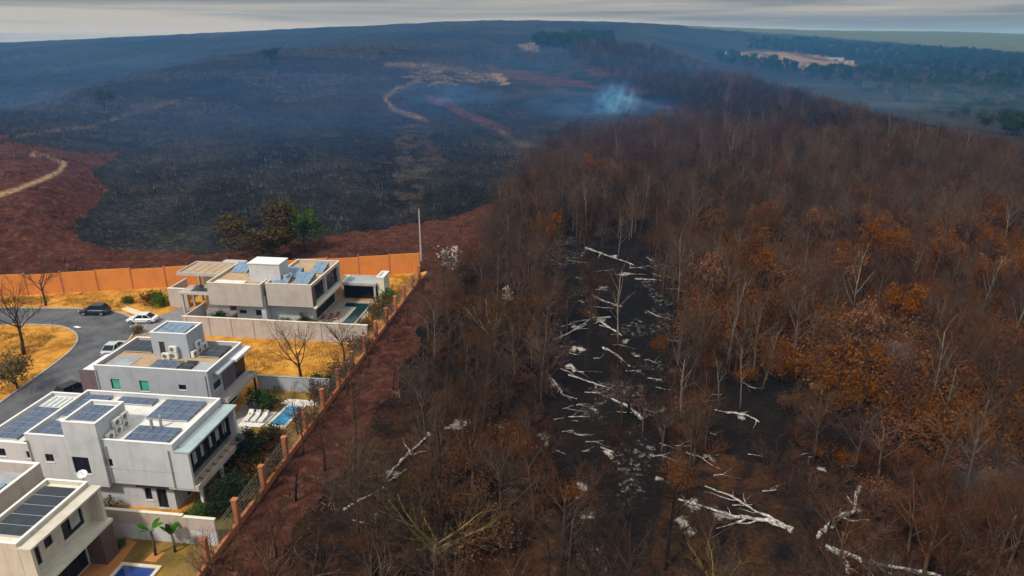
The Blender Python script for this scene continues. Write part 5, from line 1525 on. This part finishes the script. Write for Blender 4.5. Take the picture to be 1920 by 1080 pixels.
# ---- young palms with paddle leaves
def paddle_palm(label, u, v, h, n, seed):
    r = np.random.default_rng(seed)
    o = Lot('young_palm', label, 'palm', u, v)
    o.add('trunk', 'bark_pale', MB().tube([(u, v, 0), (u + .05, v, h * .5), (u, v + .05, h)], [.13, .1, .08], 8), smooth=True)
    for i in range(n):
        a = 2 * math.pi * i / n + r.normal() * .2; el = r.uniform(.75, 1.35)
        L_ = r.uniform(1.0, 1.45); W_ = .24
        d = Vector((math.cos(a) * math.cos(el), math.sin(a) * math.cos(el), math.sin(el)))
        side = d.cross(Vector((0, 0, 1))).normalized()
        p = Vector((u, v, h)); mb = MB(); N_ = 7
        L1 = []; L2 = []; C_ = []
        for k in range(N_ + 1):
            t = k / N_
            w = W_ * max(.03, math.sin(math.pi * max(0, (t - .22) / .78)) ** .7 if t > .22 else .06)
            C_.append(p.copy()); L1.append(p + side * w + Vector((0, 0, .12 * w))); L2.append(p - side * w + Vector((0, 0, .12 * w)))
            d = (d + Vector((0, 0, -.12))).normalized(); p = p + d * L_ / N_
        for k in range(N_):
            mb.poly([C_[k], L1[k], L1[k + 1], C_[k + 1]]); mb.poly([L2[k], C_[k], C_[k + 1], L2[k + 1]])
        o.add('leaf', 'leaf_palm', mb)
    return o
paddle_palm('taller young palm with dark paddle leaves on an orange mulch square', -5.3, -3.5, 2.5, 7, 3)
paddle_palm('shorter young palm with bright paddle leaves nearer the fence', -3.9, -2.9, 1.7, 7, 4)
sheet('mulch_bed', [(-5.9, -4.3), (-4.8, -4.3), (-4.7, -3.1), (-5.7, -3.1)], .035, 'wood_deck')

# ------------------------------------------------------------------ fallen ash-white trunks
def log(label, line, r0, r1, seed, arms=0, group=None, wob=.15):
    r = np.random.default_rng(seed)
    W3 = [np.array(hit(*p_)) for p_ in line]
    c0 = sum(W3) / len(W3)
    o = bpy.data.objects.new('fallen_trunk', None); COL.objects.link(o); o.location = c0; tag(o, label, 'log', group)
    P_ = []
    for a, b_ in zip(W3, W3[1:]):
        n = max(4, int(np.linalg.norm(b_ - a) / .45))
        for k in range(n): P_.append(a + (b_ - a) * k / n)
    P_.append(W3[-1])
    P2 = []; R2 = []
    for k, p_ in enumerate(P_):
        t = k / (len(P_) - 1)
        q = p_ + r.normal(size=3) * np.array([wob, wob, .03]) * .4 * (0 if k in (0,) else 1)
        q[2] = float(height(q[0], q[1])) + r0 * .7 + .05
        P2.append(q - c0); R2.append((r0 * (1 - t) + r1 * t) * r.uniform(.45, 1.1) * .78)
    MB().tube(P2, R2, 7).build('trunk', 'ash', o)
    for i in range(arms):
        k = int(r.uniform(.25, .95) * (len(P2) - 1)); b0 = P2[k]
        d = P2[min(k + 1, len(P2) - 1)] - P2[max(k - 1, 0)]; d = d / (np.linalg.norm(d) + 1e-6)
        s_ = r.choice([-1, 1]); a = s_ * r.uniform(.35, .95)
        dd = np.array([d[0] * math.cos(a) - d[1] * math.sin(a), d[0] * math.sin(a) + d[1] * math.cos(a), .0])
        ln = r.uniform(1.2, 3.2); q = [b0]; rr_ = [R2[k] * .55]
        for j in range(4):
            w = q[-1] + (dd + r.normal(size=3) * np.array([.22, .22, 0])) * ln / 4
            w[2] = float(height(w[0] + c0[0], w[1] + c0[1])) + .1 - c0[2]
            q.append(w); rr_.append(R2[k] * .55 * (1 - .2 * (j + 1)))
        MB().tube(q, rr_, 5).build('branch', 'ash', o)
    return o
big = [
    ('long pale fallen trunk splitting into branches toward the upper left of the fork', [(1485, 1003), (1440, 985), (1380, 975), (1330, 960), (1270, 945)], .42, .1, 6),
    ('thin white branch lying above the long pale fallen trunk', [(1470, 990), (1420, 968), (1370, 935), (1320, 915)], .22, .08, 4),
    ('thick white upper arm of the forked fallen trunk bending upward', [(1530, 1018), (1560, 985), (1600, 965), (1603, 935), (1612, 920)], .5, .26, 3),
    ('curved white fallen trunk running off the bottom edge below the fork', [(1540, 1030), (1570, 1048), (1590, 1085)], .44, .26, 1),
    ('pale speckled fallen trunk going right from below the fork', [(1560, 1035), (1620, 1062), (1700, 1078), (1760, 1088)], .38, .18, 4),
    ('straight bright white log with a thin root end on black soil', [(1205, 792), (1180, 770), (1145, 752)], .30, .2, 1),
    ('bent white log left of the black soil clearing', [(1022, 698), (1040, 722), (1056, 745), (1082, 750)], .24, .1, 2),
    ('long thin white log sloping right above the straight bright log', [(1066, 706), (1100, 718), (1138, 728)], .18, .1, 1),
    ('crossed white log lower one of the crossing pair', [(1104, 588), (1130, 610), (1166, 634)], .26, .14, 1),
    ('crossed white log upper one reaching toward the left', [(1145, 597), (1110, 600), (1070, 625)], .22, .1, 1),
    ('white log sloping right above the crossing pair', [(1110, 558), (1140, 570), (1165, 577)], .26, .14, 0),
    ('farthest long white log at the top of the clearing', [(1098, 468), (1140, 483), (1188, 499)], .30, .12, 2),
    ('flat white log lying level at the clearing right edge', [(1190, 526), (1240, 528)], .22, .12, 0),
    ('curved white log on the black patch right of the clearing', [(1362, 778), (1395, 782), (1424, 795)], .26, .1, 2),
    ('white log with a raised thick end among rust shrubs', [(1518, 726), (1545, 730), (1590, 732)], .26, .08, 1),
    ('forked white log with twigs above the rust shrubs', [(1285, 852), (1315, 862), (1345, 858)], .18, .08, 2),
    ('ash white trunk lying under the big spreading tree, upper bend', [(725, 905), (740, 880), (770, 850), (800, 825)], .26, .16, 2),
    ('short ash white stick propped beside the upper bend trunk', [(728, 908), (745, 895), (765, 884)], .18, .12, 0),
    ('ash trunk lying lower left under the big spreading tree', [(645, 962), (675, 945), (720, 918)], .22, .12, 1),
    ('thin curved ash stick below the lower left ash trunk', [(662, 980), (690, 985), (706, 976)], .12, .07, 0),
    ('short white stump piece near the bottom of the clearing', [(925, 1022), (945, 1034)], .2, .15, 0),
    ('small white log on rust litter far right of the clearing', [(1530, 768), (1565, 780)], .14, .06, 0),
    ('white twiggy log by the ash heap right of the clearing', [(1290, 592), (1320, 588), (1352, 592)], .24, .1, 3),
    ('short white log beside the dark shrubs in the right wood', [(1560, 850), (1500, 857)], .12, .06, 1),
    ('white log lying across the ash near the crossing pair', [(1130, 655), (1160, 672), (1180, 690)], .24, .12, 2),
    ('pale log in ash left of the crossing pair', [(1040, 640), (1075, 622), (1100, 612)], .2, .1, 2),
]
for i, (lb, ln, a, b_, n_) in enumerate(big):
    log(lb, ln, a, b_, 50 + i, n_)
r_ = np.random.default_rng(77)
for i in range(90):
    u_ = r_.uniform(1010, 1280); v_ = r_.uniform(465, 860)
    if i > 62: u_ = r_.uniform(1290, 1700); v_ = r_.uniform(560, 960)
    a = r_.uniform(-.5, .9); l_ = r_.uniform(10, 42)
    log('small scattered ash white branch on the burnt forest floor', [(u_, v_), (u_ + l_ * math.cos(a), v_ + l_ * .5 * math.sin(a))], r_.uniform(.05, .13), .03, 200 + i, int(r_.integers(0, 3)), 'small ash branches on the forest floor')

# ------------------------------------------------------------------ farm sheds far behind
def shed(label, upx, vpx, w, d, h):
    x, y, z = hit(upx, vpx)
    o = bpy.data.objects.new('farm_shed', None); COL.objects.link(o); o.location = (x, y, z); o.rotation_euler = (0, 0, RAD(-12)); tag(o, label, 'shed')
    MB().box(-w / 2, w / 2, -d / 2, d / 2, -2, h).build('wall', 'concrete', o)
    mb = MB(); e = .8
    mb.poly([(-w / 2 - e, -d / 2 - e, h + .02), (w / 2 + e, -d / 2 - e, h + .02), (w / 2 + e, 0, h + d * .22), (-w / 2 - e, 0, h + d * .22)])
    mb.poly([(-w / 2 - e, 0, h + d * .22), (w / 2 + e, 0, h + d * .22), (w / 2 + e, d / 2 + e, h + .02), (-w / 2 - e, d / 2 + e, h + .02)])
    for s_ in (-1, 1): mb.poly([(s_ * (w / 2 + .01), -d / 2, h), (s_ * (w / 2 + .01), d / 2, h), (s_ * (w / 2 + .01), 0, h + d * .22)])
    mb.build('roof', 'shed_roof', o)
    MB().box(-w * .12, w * .12, -d / 2 - .06, -d / 2 - .01, 0, h * .75).build('door', 'frame_dark', o)
shed('long pale roofed farm shed on the tan clearing across the valley', 1566, 113, 26, 9, 2.6)
shed('smaller white farm shed lower on the tan clearing edge', 1592, 118, 13, 7, 2.2)
shed('tiny white hut at the left end of the tan clearing', 1358, 101, 6, 5, 3)

# ------------------------------------------------------------------ smoke and haze
def volume_mat(name, col, dens, scale=None, lo=.35, hi=.7, emis=0):
    m = bpy.data.materials.new(name); m.use_nodes = True; t = m.node_tree; t.nodes.clear()
    o = t.nodes.new("ShaderNodeOutputMaterial"); v = t.nodes.new("ShaderNodeVolumePrincipled")
    v.inputs['Color'].default_value = (*col, 1); v.inputs['Density'].default_value = dens
    v.inputs['Absorption Color'].default_value = (1, 1, 1, 1)
    t.links.new(v.outputs[0], o.inputs['Volume'])
    if scale:
        c = t.nodes.new("ShaderNodeTexCoord"); n = t.nodes.new("ShaderNodeTexNoise"); n.inputs['Scale'].default_value = scale; n.inputs['Detail'].default_value = 4
        n.inputs['Distortion'].default_value = .6
        t.links.new(c.outputs['Object'], n.inputs['Vector'])
        r = t.nodes.new("ShaderNodeMapRange"); r.inputs['From Min'].default_value = lo; r.inputs['From Max'].default_value = hi
        t.links.new(n.outputs['Fac'], r.inputs['Value'])
        l = t.nodes.new("ShaderNodeVectorMath"); l.operation = 'LENGTH'; t.links.new(c.outputs['Object'], l.inputs[0])
        f = t.nodes.new("ShaderNodeMapRange"); f.inputs['From Min'].default_value = 1.0; f.inputs['From Max'].default_value = .15; f.inputs['To Max'].default_value = dens
        t.links.new(l.outputs['Value'], f.inputs['Value'])
        mu = t.nodes.new("ShaderNodeMath"); mu.operation = 'MULTIPLY'
        t.links.new(r.outputs['Result'], mu.inputs[0]); t.links.new(f.outputs['Result'], mu.inputs[1]); t.links.new(mu.outputs[0], v.inputs['Density'])
    return m


def smoke(label, upx, vpx, size, lift, col, dens, scale=2.2, rotz=0, lo=.35, hi=.7):
    x, y, z = hit(upx, vpx)
    mb = MB(); nu, nv = 20, 12
    for j in range(nv + 1):
        for i in range(nu):
            th = math.pi * j / nv; ph = 2 * math.pi * i / nu
            mb.v.append((math.sin(th) * math.cos(ph), math.sin(th) * math.sin(ph), math.cos(th)))
    for j in range(nv):
        for i in range(nu):
            mb.f.append((j * nu + i, (j + 1) * nu + i, (j + 1) * nu + (i + 1) % nu, j * nu + (i + 1) % nu))
    M['tmp'] = volume_mat('smoke', col, dens, scale, lo, hi)
    o = mb.build('smoke', 'tmp'); o.location = (x, y, z + lift); o.scale = size; o.rotation_euler = (0, 0, rotz)
    tag(o, label, 'smoke', kind='stuff')
smoke('blue smoke drifting over the saddle', 1120, 222, (44, 26, 11), 5, (.08, .36, 1), .028, 2.4, 0, .36, .75)
smoke('thick blue smoke plume rising behind the wood', 1155, 212, (13, 8, 12), 5, (.12, .42, 1), .36, 3.2, 0, .44, .72)
smoke('small grey smoke puff among rust trees', 1668, 728, (2.6, 2.4, 2.8), 4.0, (.6, .7, .95), .22, 2.6)
smoke('faint grey smoke in the right wood', 1840, 930, (5, 4, 4), 3, (.7, .75, .9), .05, 2.2)
smoke('thin smoke lying over the paths', 830, 190, (40, 70, 8), 2, (.10, .40, 1), .012, 2.4)
smoke('thin blue smoke veil over the burnt slope', 430, 225, (270, 190, 30), 6, (.07, .36, 1), .0023, 1.6, RAD(10), .2, .7)
smoke('thin blue smoke veil beyond the burnt slope', 240, 130, (900, 700, 60), 20, (.08, .40, 1), .00012, 1.6, RAD(10), .2, .7)
smoke('thin blue smoke veil over the wooded ridge', 1250, 150, (260, 160, 30), 12, (.08, .40, 1), .0018, 1.6, RAD(-30), .2, .7)
smoke('smoke lying in the valley behind the ridge', 1700, 215, (330, 110, 20), 10, (.35, .62, 1), .0032, 3.4, RAD(-38))

hz = MB().box(-6300, 6300, -6300, 6300, -75, 95)
M['haze'] = volume_mat('haze', (.10, .42, 1.0), .00017)
tag(hz.build('haze', 'haze'), kind='stuff')
